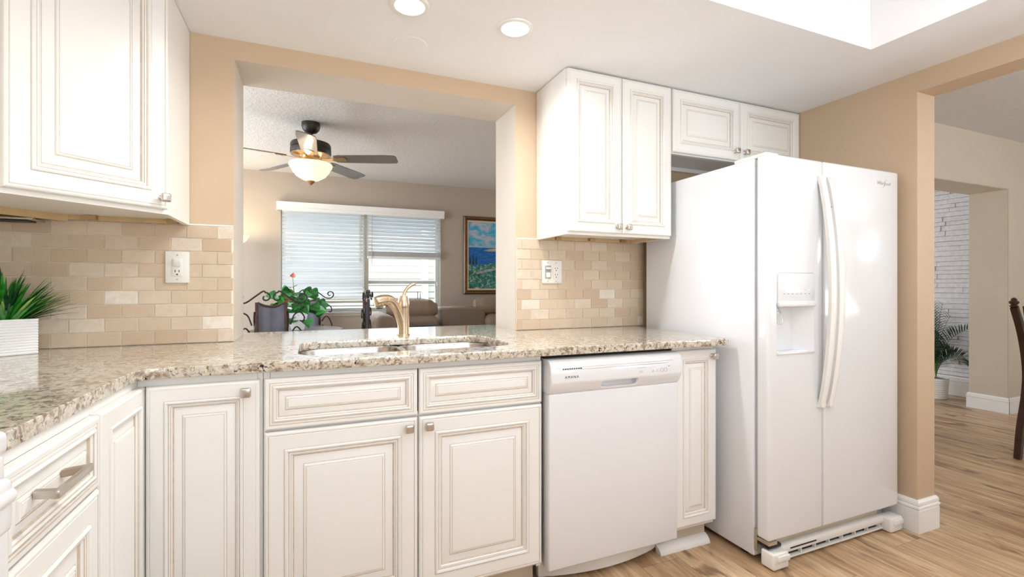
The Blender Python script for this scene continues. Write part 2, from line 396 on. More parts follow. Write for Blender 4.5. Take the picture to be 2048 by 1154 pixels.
# dining room side of the same wall gets the paler hall paint as a thin skim coat
sk = slab([(3.76, 0), (HX0, 0), (HX0, 2.0), (HX1, 2.0), (HX1, 0), (8.5, 0), (8.5, 2.44), (3.76, 2.44)], [], 0.0005, .004, XZ(0), ['hall'])
st('wall_dining_north', sk)
sk2 = MB('hall'); sk2.box(HX1 - .004, HX1 - .0005, 0, WT, 0, 2.0); sk2.box(HX0, HX1 - .004, 0, WT, 1.996, 1.9995); st('trim_1', sk2.mesh('t'))
RX = 3.621; RT = .137; DY = -.897; DZ = 2.032; DY2 = -2.75
me = slab([(-4.0, 0), (DY2, 0), (DY2, DZ), (DY, DZ), (DY, 0), (-.0015, 0), (-.0015, 2.44), (-4.0, 2.44)], [], 0, RT, YZ(RX), ['tan', 'reveal', 'hall'])
for p in me.polygons:
    if abs(p.normal.y) > .7 and p.center.y > DY - .05: p.material_index = 0
    if p.normal.x > .7: p.material_index = 2
st('wall_right', me)
b = MB('tan'); b.box(-.12, 0, -3.7, -.0005, 0, 2.5); st('wall_left', b.mesh('wl'))
me = slab([(-.12, 0), (RX, 0), (RX, 2.5), (-.12, 2.5)], [[(.9, .8), (2.9, .8), (2.9, 2.0), (.9, 2.0)]], 0, .12, XZ(-3.6), ['tan'])
st('wall_front', me)
# kitchen ceiling with its raised tray
TX0, TX1, TY0, TY1 = .95, 3.204, -3.0, -.942; H = 2.126
me = slab([(0, -3.6), (RX, -3.6), (RX, 0), (0, 0)], [[(TX0, TY0), (TX1, TY0), (TX1, TY1), (TX0, TY1)]], H, H + .05, Matrix.Identity(4), ['ceil'])
st('ceiling', me)
b = MB('ceil')
b.box(TX0 - .03, TX0 - .001, TY0 - .03, TY1 + .03, H + .0505, 2.45); b.box(TX1 + .001, TX1 + .03, TY0 - .03, TY1 + .03, H + .0505, 2.45)
b.box(TX0, TX1, TY0 - .03, TY0 - .001, H + .0505, 2.45); b.box(TX0, TX1, TY1 + .001, TY1 + .03, H + .0505, 2.45); b.box(TX0 - .03, TX1 + .03, TY0 - .03, TY1 + .03, 2.451, 2.5)
st('ceiling_tray', b.mesh('ct'))
b = MB('knock'); b.box(-1.2, 8.6, WT, 4.05, 2.44, 2.5); st('ceiling_living', b.mesh('cl'))
b = MB('knock'); b.box(RX + RT, 8.6, -4.1, -.004, 2.44, 2.5); st('ceiling_dining', b.mesh('cd'))
# living room
WX0, WX1, WZ0, WZ1 = .73, 2.59, .83, 2.06; WY = 3.85
me = slab([(-1.2, 0), (8.6, 0), (8.6, 2.5), (-1.2, 2.5)], [[(WX0, WZ0), (WX1, WZ0), (WX1, WZ1), (WX0, WZ1)]], -.16, 0, XZ(WY), ['greige'])
st('wall_living_far', me)
me = slab([(WT, 0), (WY, 0), (WY, 2.5), (WT, 2.5)], [[(1.0, .02), (3.0, .02), (3.0, 2.05), (1.0, 2.05)]], -.12, 0, YZ(-.9), ['greige']); st('wall_living_left', me)
me = slab([(-4.0, 0), (-.004, 0), (-.004, 2.44), (-4.0, 2.44)], [[(-3.1, .4), (-1.3, .4), (-1.3, 2.05), (-3.1, 2.05)]], 0, .1, YZ(8.1), ['hall']); st('wall_dining_east', me)
b = MB('hall'); b.box(RX + RT, 8.1, -4.1, -4.0, 0, 2.44); st('wall_dining_south', b.mesh('ds'))
# split-face stone wall on the living room's right side
b = MB('stone'); SX = 7.25
z = .2; rs = random.Random(3)
while z < 2.43:
    h = rs.choice([.042, .05, .056]); y = WT + .001 - rs.random() * .3
    while y < WY - .01:
        L = .25 + rs.random() * .5; y0 = max(y, WT + .002); y1 = min(y + L - .002, WY - .002)
        if y1 - y0 > .02: b.box(SX - .004 - rs.random() * .014, SX + .05, y0, y1, z + .0015, min(z + h - .001, 2.438), bev=.002, seg=1)
        y += L
    z += h
b.box(SX + .02, SX + .09, WT + .002, WY - .002, 0, 2.438); st('wall_living_right', b.mesh('stone'))
def baseboard(name, O, U, N, L, h=.15, ext0=0, ext1=0):
    X = frame(O, U, N); pr = [(0, 0), (.014, 0), (.014, h * .68), (.011, h * .70), (.016, h * .74), (.016, h * .79), (.011, h * .82), (.013, h * .86), (.012, h * .93), (.005, h), (0, h)]
    b = MB('trim')
    def row(t, e): return [X @ Vector((t + (-d if e == 0 else d) * (1 if ((ext0 if e == 0 else ext1)) else 0), d, z)) for d, z in pr]
    b.grid([row(0, 0), row(L, 1)], 0, True, True); return st(name, b.mesh(name, smooth=20))
baseboard('baseboard_right', (RX, DY, 0), (0, 1, 0), (-1, 0, 0), .895, ext0=1)
baseboard('baseboard_right.001', (RX, DY, 0), (1, 0, 0), (0, -1, 0), RT, ext0=1, ext1=1)
baseboard('baseboard_right.002', (RX + RT, DY, 0), (0, 1, 0), (1, 0, 0), .88, ext0=1)
baseboard('baseboard_dining', (HX1, -.004, 0), (1, 0, 0), (0, -1, 0), 1.3, h=.14, ext0=1)
baseboard('baseboard_dining.001', (HX1 - .004, 0, 0), (0, 1, 0), (-1, 0, 0), WT, h=.14, ext0=1, ext1=1)
baseboard('baseboard_stone', (SX - .016, WT + .003, 0), (0, 1, 0), (-1, 0, 0), WY - WT - .01, h=.197)
baseboard('baseboard_far', (-.9, WY, 0), (1, 0, 0), (0, -1, 0), 8.1, h=.14)
baseboard('baseboard_dining.002', (RX + RT + .02, -.004, 0), (1, 0, 0), (0, -1, 0), HX0 - RX - RT - .03, h=.14, ext1=1)

# ------------------------------------------------------------------ window, blinds, yard
b = MB('winframe', 'almond')
y0, y1 = WY + .06, WY + .12
b.box(WX0, WX0 + .04, y0, y1, WZ0, WZ1); b.box(WX1 - .05, WX1, y0, y1, WZ0, WZ1); b.box(WX0 + .04, WX1 - .05, y0, y1, WZ1 - .04, WZ1); b.box(WX0 + .04, WX1 - .05, y0, y1, WZ0, WZ0 + .04)
b.box(1.635, 1.695, WY + .0, y1 - .001, WZ0 + .04, WZ1 - .04, 1)
b.box(1.695, WX1 - .05, y0 + .01, y1 - .005, 1.165, 1.205)
b.box(WX0 + .04, 1.635, y0 + .01, y1 - .005, 1.165, 1.205)
wf = MB('winframe'); win = st('window_1', b.mesh('win'))
g = MB('glass'); g.box(WX0 + .04, 1.635, y0 + .03, y0 + .034, WZ0 + .04, WZ1 - .04); g.box(1.695, WX1 - .05, y0 + .03, y0 + .034, WZ0 + .04, WZ1 - .04); g.build('window_pane', win)
sl = MB('almond'); sl.box(WX0 - .02, WX1 + .02, WY - .03, WY + .058, WZ0 - .02, WZ0 + .0, bev=.004); sl.box(WX0 + .0, WX1 - .0, WY - .012, WY - .0005, WZ0 - .05, WZ0 - .0205); sl.build('window_sill', win)
def blind(x0, x1, ztop, zbot, stack, label, last_open=0):
    r = empty('window_blind', ((x0 + x1) / 2, WY - .03, zbot), label, 'window blind', 'white slatted window blinds')
    b = MB('slat'); z = ztop - .03; p = .0445; a = math.radians(54); i = 0
    while z > zbot + .04 + stack * .004:
        aa = a - max(0, (1.14 - z)) * 2.6; yy = WY - .035
        dy, dz = .025 * math.cos(aa), .025 * math.sin(aa)
        X = Matrix.Translation((0, yy, z)) @ Matrix.Rotation(aa, 4, 'X')
        b.box(x0, x1, -.025, .025, -.0014, .0014, X=X); z -= p; i += 1
    zz = zbot + .03
    for k in range(stack): b.box(x0, x1, WY - .06, WY - .012, zz, zz + .003); zz += .0042
    b.build('slats', r)
    h = MB('whitepl'); h.box(x0, x1, WY - .065, WY - .008, ztop - .028, ztop + .01); h.build('headrail', r)
    q = MB('whitepl' if stack else 'almond'); q.box(x0, x1, WY - .06, WY - .01, zbot, zbot + .028, bev=.004); q.build('bottom_rail', r)
    n = 4 if x1 - x0 > .8 else 3
    for k in range(n):
        xx = x0 + .06 + (x1 - x0 - .12) * k / (n - 1)
        c = MB('whitepl')
        c.tube([(xx, WY - .064, ztop - .028), (xx, WY - .064, zbot + .026), (xx, WY - .036, zbot + .024), (xx, WY - .008, zbot + .026), (xx, WY - .008, ztop - .028)], .0012, n=5)
        c.build('ladder_cord', r)
    return r
bl = blind(.745, 1.640, 2.02, .935, 0, 'wide white slatted blind lowered almost to the sill on the left window')
b = MB('cord'); 
for xx in (1.585, 1.60): b.tube([(xx, WY - .07, 1.99), (xx, WY - .07, 1.42)], .004, n=6)
b.build('tilt_wand', bl)
b = MB('whitepl'); b.box(.79, .80, WY - .075, WY - .062, 1.42, 1.48, bev=.003); b.box(.815, .825, WY - .075, WY - .062, 1.42, 1.48, bev=.003); b.build('cord_tassel', bl)
br = blind(1.675, 2.575, 2.02, 1.475, 14, 'white slatted blind pulled halfway up on the right window')
b = MB('cord'); b.tube([(1.725, WY - .07, 1.99), (1.725, WY - .07, 1.40)], .004, n=6); b.build('tilt_wand', br)
b = MB('whitepl'); b.tube([(2.53, WY - .07, 1.99), (2.53, WY - .07, .95)], .0015, n=5); b.box(2.522, 2.538, WY - .078, WY - .062, 1.14, 1.19, bev=.003); b.build('lift_cord', br)
r = empty('blind_valance', (1.64, WY - .05, 2.0), 'long white valance board across the top of both window blinds', 'valance')
X = frame((.69, WY, 0), (1, 0, 0), (0, -1, 0))
b = MB('trim'); pr = [(.07, 1.997), (.083, 1.997), (.085, 2.03), (.08, 2.035), (.087, 2.06), (.092, 2.075), (.096, 2.092), (.07, 2.092)]
b.grid([[X @ Vector((t, d, z)) for d, z in pr] for t in (0, 1.93)], 0, True, True); b.box(.69, .7, WY - .07, WY - .002, 1.997, 2.09); b.box(2.61, 2.62, WY - .07, WY - .002, 1.997, 2.09); b.box(.7, 2.61, WY - .07, WY - .066, 2.0, 2.09); b.build('valance_board', r, smooth=20)
# yard
b = MB('grass'); b.box(-6, 12, 4.2, 9, -.3, -.12); st('ground_yard', b.mesh('g')); bpy.data.objects['ground_yard']['kind'] = 'structure'
r = empty('garden_fence', (2.5, 5.6, -.12), 'white louvred fence standing outside behind the living room window', 'fence')
b = MB('fence'); z = .0
while z < 1.9: b.box(-3, 8, 5.6, 5.62, z, z + .085); z += .105
b.build('louvre_panel', r)
for xx in (.55, 2.72, 4.9, -1.6, 7.0):
    b = MB('fence'); b.box(xx, xx + .1, 5.54, 5.599, -.12, 2.05); b.build('fence_post', r)
for i, (xx, dx) in enumerate([(2.40, .0), (2.44, .02), (2.76, -.01), (2.80, 0)]):
    b = MB('leafdark'); b.tube([(xx, 4.35, -.12), (xx - dx * .3, 4.35, 1.06 - .02 * (i % 2))], [.006, .005], n=6)
    o = b.build('garden_stake', None, label='thin dark green stake in the yard outside the right window', cat='stake', group='thin stakes outside the window')

# ------------------------------------------------------------------ backsplash tiles
def splash(name, x0, x1, off, label, seed):
    r = empty(name, ((x0 + x1) / 2, 0, .915), label, 'backsplash'); rs = random.Random(seed)
    g = MB('grout'); g.box(x0, x1, -.0065, -.0008, .9155, 1.3725); g.build('grout_bed', r)
    b = MB('tile'); lay = b.bm.loops.layers.color.new('tone'); rh = .0508; tw = .1016; G = .0012
    for row in range(9):
        z = .9155 + row * rh; x = off + (tw / 2 if row % 2 else 0)
        while x > x0: x -= tw
        while x < x1:
            a, c = max(x + G, x0 + .0005), min(x + tw - G, x1 - .0005)
            if c - a > .008:
                j = (rs.random() - .5) * .001
                vs_ = b.box(a, c, -.010 + j, -.006, z + G, min(z + rh - G, 1.3718), bev=.0012, seg=1)
                t = min(1, max(0, rs.gauss(.52, .2)))
                for f in {f for v in vs_ for f in v.link_faces}:
                    for lp in f.loops: lp[lay] = (t, t, t, 1)
            x += tw
    b.build('stone_tiles', r)
    c = MB('trim'); c.box(x0, x1, -.009, -.001, 1.3728, 1.378, bev=.002); c.build('caulk_line', r)
    return r
splash('tile_backsplash', .012, OX0 - .003, .703 - .1016 * 8, 'travertine brick backsplash left of the pass-through opening', 5)
splash('tile_backsplash.001', OX1 + .003, 2.771, 2.02, 'travertine brick backsplash between the pass-through and the refrigerator', 11)
# the return of tile on the left wall, running behind the plant
r = empty('tile_backsplash.002', (0, -.6, .915), 'travertine brick backsplash on the left wall above the stove side counter', 'backsplash')
b = MB('grout'); b.box(.0008, .009, -2.1, -.012, .9155, 1.372); b.build('grout_bed', r)

# ------------------------------------------------------------------ cabinets
DP = [(0, 0, 0), (0, .013, 0), (.002, .0172, 0), (.006, .0195, 0), (.010, .0195, 0), (.0118, .0182, 1), (.0136, .0195, 0), (.052, .0195, 0), (.0532, .0192, 1),
      (.0545, .0225, 0), (.058, .0245, 0), (.0625, .0225, 0), (.0645, .0185, 0), (.0660, .0172, 1), (.0675, .0185, 0), (.071, .0180, 0), (.0725, .0165, 1), (.076, .0125, 0), (.0795, .0085, 1),
      (.084, .0095, 0), (.104, .0145, 0), (.1055, .0140, 1), (.108, .0172, 0), (.112, .0185, 0), (.1135, .0178, 1), (.1150, .0188, 0), (.117, .0190, 0)]
FP = [(0, 0, 0), (0, .013, 0), (.002, .0172, 0), (.005, .0195, 0), (.013, .0195, 0), (.0145, .0180, 1), (.016, .0195, 0), (.020, .0195, 0), (.0212, .0182, 1), (.0225, .0195, 0), (.027, .0225, 0), (.031, .0200, 0), (.0325, .0180, 1),
      (.036, .0145, 0), (.0385, .0095, 1), (.041, .0100, 0), (.055, .0140, 0), (.0565, .0130, 1), (.059, .0165, 0), (.062, .0178, 0), (.0633, .0170, 1), (.065, .0180, 0)]
def scaled(P, k): return [(a * k if a > .01 else a, z, g) for a, z, g in P]
def door(parent, O, U, N, w, h, prof=None, name='door', k=1.0, **kw):
    b = MB('cab', 'glaze'); b.rings(w, h, scaled(prof or DP, k), frame(O, U, N)); return b.build(name, parent, smooth=25, **kw)
def knob(parent, P, U, N):
    X = frame(P, U, N); b = MB('nickel')
    R = Matrix.Rotation(-PI / 2, 4, 'X')
    b.lathe([(.0095, 0), (.0095, .003), (.006, .006), (.0055, .014), (.008, .018)], n=16, X=X @ R)
    b.box(-.014, .014, .016, .030, -.014, .014, bev=.0055, seg=3, X=X)
    return b.build('knob', parent)
def carcass(parent, b): return b.build('body', parent)
UX, UY = (1, 0, 0), (0, 1, 0)
# sink base
r = empty('sink_base_cabinet', (1.372, -.31, 0), 'ivory glazed sink base cabinet with two false drawers above two doors, left of the dishwasher', 'cabinet')
b = MB('cab', 'toe'); b.box(.915, .933, -.61, -.005, .102, .883); b.box(1.811, 1.829, -.61, -.005, .102, .883); b.box(.934, 1.81, -.6, -.005, .102, .12); b.box(.934, 1.81, -.02, -.005, .12, .66)
b.box(.934, 1.81, -.61, -.59, .862, .883); b.box(.934, 1.81, -.61, -.59, .69, .72); b.box(.934, 1.81, -.61, -.59, .1205, .15); b.box(1.35, 1.39, -.61, -.59, .1505, .6895); b.box(.917, 1.827, -.545, -.53, 0, .1015, 1)
carcass(r, b)
fy = -.611
for x0, x1, kx in ((.9185, 1.3685, 1.338), (1.3735, 1.8255, 1.404)):
    door(r, (x0, fy, .711), UX, (0, -1, 0), x1 - x0, .152, FP, 'false_drawer_front')
    d = door(r, (x0, fy, .12), UX, (0, -1, 0), x1 - x0, .584)
    knob(d, (kx, fy - .0195, .675), UX, (0, -1, 0))
# corner base (lazy-susan style pair of doors)
r = empty('corner_base_cabinet', (.3, -.3, 0), 'ivory corner base cabinet with two narrow doors meeting at the inside corner', 'cabinet')
b = MB('cab', 'toe'); b.box(.005, .9125, -.6, -.005, .102, .12); b.box(.005, .6, -.9135, -.601, .102, .12)
b.box(.9, .9135, -.61, -.012, .1205, .883); b.box(.012, .61, -.9145, -.901, .1205, .883); b.box(.6105, .8995, -.61, -.592, .861, .883); b.box(.592, .61, -.9, -.61, .861, .883)
b.box(.6105, .8995, -.61, -.592, .1205, .14); b.box(.592, .61, -.9, -.61, .1205, .14); b.box(.55, .912, -.545, -.53, 0, .1015, 1); b.box(.535, .55, -.913, -.53, 0, .1015, 1)
carcass(r, b)
d = door(r, (.6325, fy, .12), UX, (0, -1, 0), .2745, .742, k=.8, name='door'); knob(d, (.873, fy - .0195, .832), UX, (0, -1, 0))
door(r, (.611, -.9135, .12), UY, (1, 0, 0), .3015, .742, k=.8)
# drawer base on the left run
r = empty('drawer_base_cabinet', (.3, -1.1, 0), 'ivory base cabinet with a bar-pull drawer over a door, beside the stove', 'cabinet')
b = MB('cab', 'toe'); b.box(.012, .61, -1.2825, -1.265, .102, .883); b.box(.012, .61, -.932, -.9155, .102, .883); b.box(.012, .6, -1.265, -.932, .102, .12); b.box(.592, .61, -1.265, -.932, .861, .883); b.box(.592, .61, -1.265, -.932, .69, .72); b.box(.535, .55, -1.28, -.917, 0, .1015, 1)
carcass(r, b)
d = door(r, (.611, -1.28, .711), UY, (1, 0, 0), .36, .15, FP, 'drawer')
b = MB('nickel'); X = frame((.6305, -1.135, .798), UY, (1, 0, 0))
for sx in (-1, 1):
    b.prism([(sx * .054, 0), (sx * .042, 0), (sx * .052, .031), (sx * .064, .031)], -.0065, .0065, X=X)
b.box(-.067, .067, .029, .039, -.0075, .0075, bev=.003, X=X); b.build('bar_pull', d)
door(r, (.611, -1.28, .12), UY, (1, 0, 0), .36, .585)
# narrow base cabinet
r = empty('narrow_base_cabinet', (2.56, -.31, 0), 'narrow ivory base cabinet between the dishwasher and the refrigerator', 'cabinet')
b = MB('cab', 'toe'); b.box(2.444, 2.672, -.61, -.012, .102, .883); b.box(2.444, 2.672, -.56, -.1, 0, .1015, 1)
carcass(r, b)
d = door(r, (2.4455, fy, .12), UX, (0, -1, 0), .2255, .745, k=.74); knob(d, (2.645, fy - .0195, .835), UX, (0, -1, 0))
X = frame((2.40, -.5605, 0), UX, (0, -1, 0)); b = MB('trim'); pr = [(0, 0), (.034, 0), (.034, .005), (.03, .015), (.019, .027), (.006, .034), (0, .035)]
b.grid([[X @ Vector((t, d_, z)) for d_, z in pr] for t in (0, .272)], 0, True, True); st('trim_2', b.mesh('q', smooth=50))
# upper cabinet by the opening
r = empty('wall_cabinet', (2.4, -.15, 1.372), 'tall two-door ivory wall cabinet between the pass-through and the refrigerator', 'cabinet')
b = MB('cabside', 'cabin'); X0, X1 = 2.106, 2.7; TZ = 2.1225
b.box(X0, X0 + .016, -.305, -.003, 1.372, TZ); b.box(X1 - .0165, X1 - .0005, -.305, -.003, 1.372, TZ); b.box(X0 + .016, X1 - .0165, -.303, -.003, 1.390, 1.402); b.box(X0 + .016, X1 - .0165, -.303, -.003, TZ - .014, TZ)
b.box(X0 + .016, X1 - .0165, -.012, -.003, 1.402, TZ - .014); b.box(X0 + .016, X1 - .0165, -.305, -.287, 1.372, 1.3898, 0)
b.box(X0 + .0162, X1 - .0167, -.024, -.003, 1.3735, 1.3898, 1)
b.box(X1 - .03, X1 - .0167, -.286, -.025, 1.3735, 1.3898, 1)
carcass(r, b)
for xx in (2.2, 2.4, 2.6):
    b = MB('brass'); b.box(xx, xx + .03, -.044, -.0245, 1.374, 1.388); b.build('corner_brace', r)
fyu = -.306
for x0, w_, kx in ((X0 + .003, .289, 2.372), (X0 + .2955, .292, 2.426)):
    d = door(r, (x0, fyu, 1.384), UX, (0, -1, 0), w_, 2.119 - 1.384, k=.82); knob(d, (kx, fyu - .0195, 1.414), UX, (0, -1, 0))
# cabinet over the fridge
r = empty('fridge_top_cabinet', (3.16, -.15, 1.82), 'short two-door ivory wall cabinet above the refrigerator', 'cabinet')
b = MB('cabside', 'cab'); X0, X1 = 2.7005, 3.6205
b.box(X0, X0 + .016, -.305, -.003, 1.80, TZ); b.box(X1 - .016, X1, -.305, -.003, 1.80, TZ); b.box(X0 + .016, X1 - .016, -.287, -.003, 1.822, 1.834); b.box(X0 + .016, X1 - .016, -.305, -.003, TZ - .014, TZ)
b.box(X0 + .016, X1 - .016, -.012, -.003, 1.834, TZ - .014); b.box(X0 + .016, X1 - .016, -.305, -.2875, 1.80, 1.835, 1); b.box(X0 + .016, X1 - .016, -.03, -.003, 1.80, 1.8215, 1)
carcass(r, b)
for x0, w_, kx in ((X0 + .003, .456, 3.117), (X0 + .461, .456, 3.187)):
    d = door(r, (x0, fyu, 1.806), UX, (0, -1, 0), w_, 2.119 - 1.806, k=.85); knob(d, (kx, fyu - .0195, 1.868 - .018), UX, (0, -1, 0))
# diagonal corner wall cabinet
r = empty('corner_wall_cabinet', (.3, -.3, 1.372), 'diagonal ivory corner wall cabinet above the potted grass', 'cabinet')
b = MB('cabside', 'cabin')
pl = [(.003, -.003), (.61, -.003), (.61, -.305), (.305, -.61), (.003, -.61)]
b.prism(pl, 1.39, TZ)
q2 = math.sqrt(.5); Xd = frame((.305, -.61, 0), (q2, q2, 0), (q2, -q2, 0))
b.box(.592, .61, -.305, -.003, 1.372, 1.3899); b.box(.003, .305, -.61, -.592, 1.372, 1.3899); b.box(0.0, .431, -.02, 0, 1.372, 1.3899, X=Xd)
b.box(.02, .5915, -.026, -.003, 1.3735, 1.3899, 1); b.box(.003, .0195, -.59, -.003, 1.3735, 1.3899, 1)
b.prism([(.003, -.33), (.25, -.0265), (.24, -.0265), (.003, -.318)], 1.366, 1.3899, 1)
carcass(r, b)
for xx, yy in ((.30, -.045), (.545, -.045), (.12, -.14)):
    c = MB('brass'); c.box(xx, xx + .035, yy, yy + .018, 1.374, 1.389); c.build('corner_brace', r)
d = door(r, Xd @ Vector((.024, .001, 1.386)), (q2, q2, 0), (q2, -q2, 0), .397, 2.119 - 1.386)
knob(d, Xd @ Vector((.398, .0205, 1.42)), (q2, q2, 0), (q2, -q2, 0))
o = MB('steel', 'darkpl'); o.box(.012, .19, -.115, -.028, 1.358, 1.3655, 0, bev=.002); o.box(.03, .17, -.1, -.04, 1.354, 1.3578, 1)
o = o.build('under_cabinet_light', None, label='slim grey metal light strip under the corner wall cabinet', cat='light strip')

# ------------------------------------------------------------------ countertop
def rrect(x0, x1, y0, y1, r_, n=8):
    out = []
    for cx, cy, a in ((x1 - r_, y1 - r_, 0), (x0 + r_, y1 - r_, 90), (x0 + r_, y0 + r_, 180), (x1 - r_, y0 + r_, 270)):
        for k in range(n + 1):
            t = math.radians(a + 90 * k / n); out.append((cx + r_ * math.cos(t), cy + r_ * math.sin(t)))
    return out
outer = [(.0015, -1.2835), (.618, -1.2835), (.619, -.70), (.624, -.665), (.64, -.645), (.665, -.636), (.9, -.640), (1.8, -.668), (2.683, -.684), (2.692, -.676), (2.692, -.0015), (OX1 - .0015, -.0015), (OX1 - .0015, WT + .002),
         (2.02, WT + .004), (2.045, .31), (2.04, .36), (1.99, .392), (.72, .392), (.70, .36), (.70, WT + .002), (OX0 + .0015, WT + .002), (OX0 + .0015, -.0015), (.0015, -.0015)]
SX0, SX1, SY0, SY1 = 1.005, 1.755, -.545, -.135
me = slab(outer, [rrect(SX0, SX1, SY0, SY1, .085)], .8845, .914, Matrix.Identity(4), ['granite'], bev=.0025)
link('countertop', me, None, label='speckled beige granite countertop running from the stove past the sink to the refrigerator', cat='countertop')
# sink
r = empty('kitchen_sink', (1.38, -.34, .70), 'double-bowl stainless undermount sink set in the granite below the faucet', 'sink')
def bowl(x0, x1, y0, y1, dep, nm):
    b = MB('steel'); rows = []
    top = .8835
    for ins, z, rr in ((-.012, top, .075), (0, top, .07), (.003, top - .01, .07), (.010, top - dep + .03, .06), (.02, top - dep + .008, .05), (.045, top - dep, .03)):
        rows.append([(p[0], p[1], z) for p in rrect(x0 + ins, x1 - ins, y0 + ins, y1 - ins, rr, 6)])
    b.grid(rows, 0, True); R = rows[-1]; b.bm.faces.new([b.bm.verts.new(p) for p in R])
    rows2 = [[(p[0], p[1], z) for p in rrect(x0 + i_ , x1 - i_, y0 + i_, y1 - i_, rr, 6)] for i_, z, rr in ((-.012, top, .075), (-.0115, top - .003, .075), (-.002, top - .004, .07), (.006, top - dep + .028, .06), (.018, top - dep + .004, .05), (.045, top - dep - .003, .03))]
    b.grid(rows2, 0, True); b.bm.faces.new([b.bm.verts.new(p) for p in rows2[-1]])
    o_ = b.build(nm, r, recalc=True)
    d_ = MB('nickel', 'darkpl'); cx, cy = (x0 + x1) / 2, (y0 + y1) / 2
    d_.lathe([(.045, 0), (.043, .003), (.034, .002), (.033, .0)], (cx, cy, top - dep + .0005)); d_.lathe([(.03, 0), (.028, .003)], (cx, cy, top - dep + .0005), mi=1); d_.build('drain', o_)
bowl(SX0 - .004, 1.369, SY0 - .004, SY1 + .004, .2, 'bowl'); bowl(1.3935, SX1 + .004, SY0 - .004, SY1 + .004, .18, 'bowl')
# faucet
r = empty('kitchen_faucet', (1.428, -.03, .914), 'champagne brushed metal faucet with pull-out spout and raised lever behind the sink', 'faucet')
fx_, fy_ = 1.428, -.03
b = MB('faucet'); b.lathe([(.030, 0), (.030, .003), (.0265, .006), (.026, .03), (.0255, .125), (.0262, .128)], (fx_, fy_, .9145), n=32); b.build('body', r)
b = MB('faucet', 'darkpl'); dr = Vector((-.88, -.47, 0)).normalized()
base = Vector((fx_, fy_, .925))
def fp(t, z): return base + dr * t + Vector((0, 0, z))
path = smooth_path([fp(.0, .012), fp(.008, .045), fp(.024, .085), fp(.045, .122), (fp(.07, .146)), fp(.100, .152)], 6)
n_ = len(path); b.tube(path, [.0245 - .0045 * math.sin(PI * min(1, i / n_ * 1.1)) for i in range(n_)], n=20)
b.build('spout', r)
b = MB('faucet', 'darkpl')
hp = smooth_path([fp(.086, .152), fp(.110, .151), fp(.136, .146), fp(.150, .142)], 5); n_ = len(hp)
b.tube(hp, [.0215 + .002 * math.sin(PI * i / n_) for i in range(n_ - 1)] + [.017], n=20)
Xh = Matrix.Translation(fp(.128, .118)); b.lathe([(.016, 0), (.02, .008), (.021, .022)], n=20, X=Xh); b.lathe([(.0145, -.004), (.0145, .001)], n=20, mi=1, X=Xh)
b.box(-.004, .004, -.006, .006, 0, .012, 1, bev=.002, X=Matrix.Translation(fp(.090, .124)))
sh = b.build('spray_head', r)
b = MB('faucet'); hx = Vector((.93, .2, 0)).normalized(); hb = Vector((fx_, fy_, 1.043))
b.lathe([(.0262, 0), (.0268, .004), (.0262, .02), (.0235, .036), (.018, .05)], hb, n=32)
hpth = smooth_path([hb + Vector((0, 0, .03)), hb + hx * .002 + Vector((0, 0, .055)), hb + hx * .014 + Vector((0, 0, .078)), hb + hx * .036 + Vector((0, 0, .096)), hb + hx * .060 + Vector((0, 0, .106))], 6)
b.tube(hpth, [.020, .0185, .017, .015, .0135, .012, .011, .0105, .010, .0098, .0095, .0093, .0092, .0092, .0092, .0094, .0096, .0098, .0100, .0100, .010, .010, .0095, .008, .005][:len(hpth)], n=16, flat=.8)
b.build('lever_handle', r)

# ------------------------------------------------------------------ dishwasher
r = empty('dishwasher', (2.135, -.35, 0), 'white built-in dishwasher under the granite counter between two ivory cabinets', 'dishwasher')
D0, D1 = 1.840, 2.434
b = MB('whitepl', 'black'); b.box(D0 + .008, D1 - .008, -.60, -.03, .0955, .8655); b.box(D0 + .02, D1 - .02, -.5295, -.05, .0, .095); b.box(D0 + .0, D1 - .0, -.6175, -.6005, .866, .883, 1); b.build('tub_body', r)
b = MB('white'); b.box(D0, D1, -.655, -.6015, .096, .742, bev=.006, seg=3); b.build('door_panel', r)
# control panel profile, with pocket handle cut in
X = frame((D0 - .003, -.6015, 0), UX, (0, -1, 0)); pr = [(0, .745), (.052, .742), (.0585, .748), (.078, .782), (.0795, .790), (.074, .845), (.068, .858), (.055, .866), (0, .868)]
b = MB('white'); b.grid([[X @ Vector((t, d_, z)) for d_, z in pr] for t in (0, .004, .596, .600)], 0, True, True)
for v in b.bm.verts:
    if v.co.x < D0 - .0025 or v.co.x > D1 + .0025: v.co.y += (.003 if v.co.y < -.61 else 0)
me = b.mesh('cp', smooth=22)
c = MB('white'); c.box(2.052, 2.222, -.72, -.637, .752, .7795, bev=.011, seg=4); 
me = boolean(me, c.mesh('c')); cp = link('control_panel', me, r)
b = MB('whitepl'); b.tube(smooth_path([(2.052, -.668, .772), (2.056, -.662, .756), (2.075, -.659, .7505), (2.137, -.659, .7505), (2.2, -.659, .7505), (2.218, -.662, .756), (2.222, -.668, .772)], 4), .0028, n=6); b.build('handle_lip', r)
def onpanel(x, z): # point on the slightly sloped control face
    t = (z - .790) / .055; return Vector((x, -.6015 - (.0795 - .0055 * t) - .0003, z))
tilt = math.atan2(.0055, .055)
def PX(x, z): return Matrix.Translation(onpanel(x, z)) @ Matrix.Rotation(PI / 2 - tilt * -1 * -1, 4, 'X')
link('brand_lettering', text('AMANA', .0135, PX(1.893, .800), 'darkpl', spacing=1.35), r)
b = MB('darkpl')
for k in range(9): b.box(0, .0068, 0, .0042, -.0006, .0006, X=PX(1.885 + k * .0092, .8315))
b.build('vent_slots', r)
b = MB('greypl')
b.box(0, .5, 0, .0012, -.0003, .0003, X=PX(1.868, .829)); b.box(0, .53, 0, .001, -.0003, .0003, X=PX(1.86, .8375))
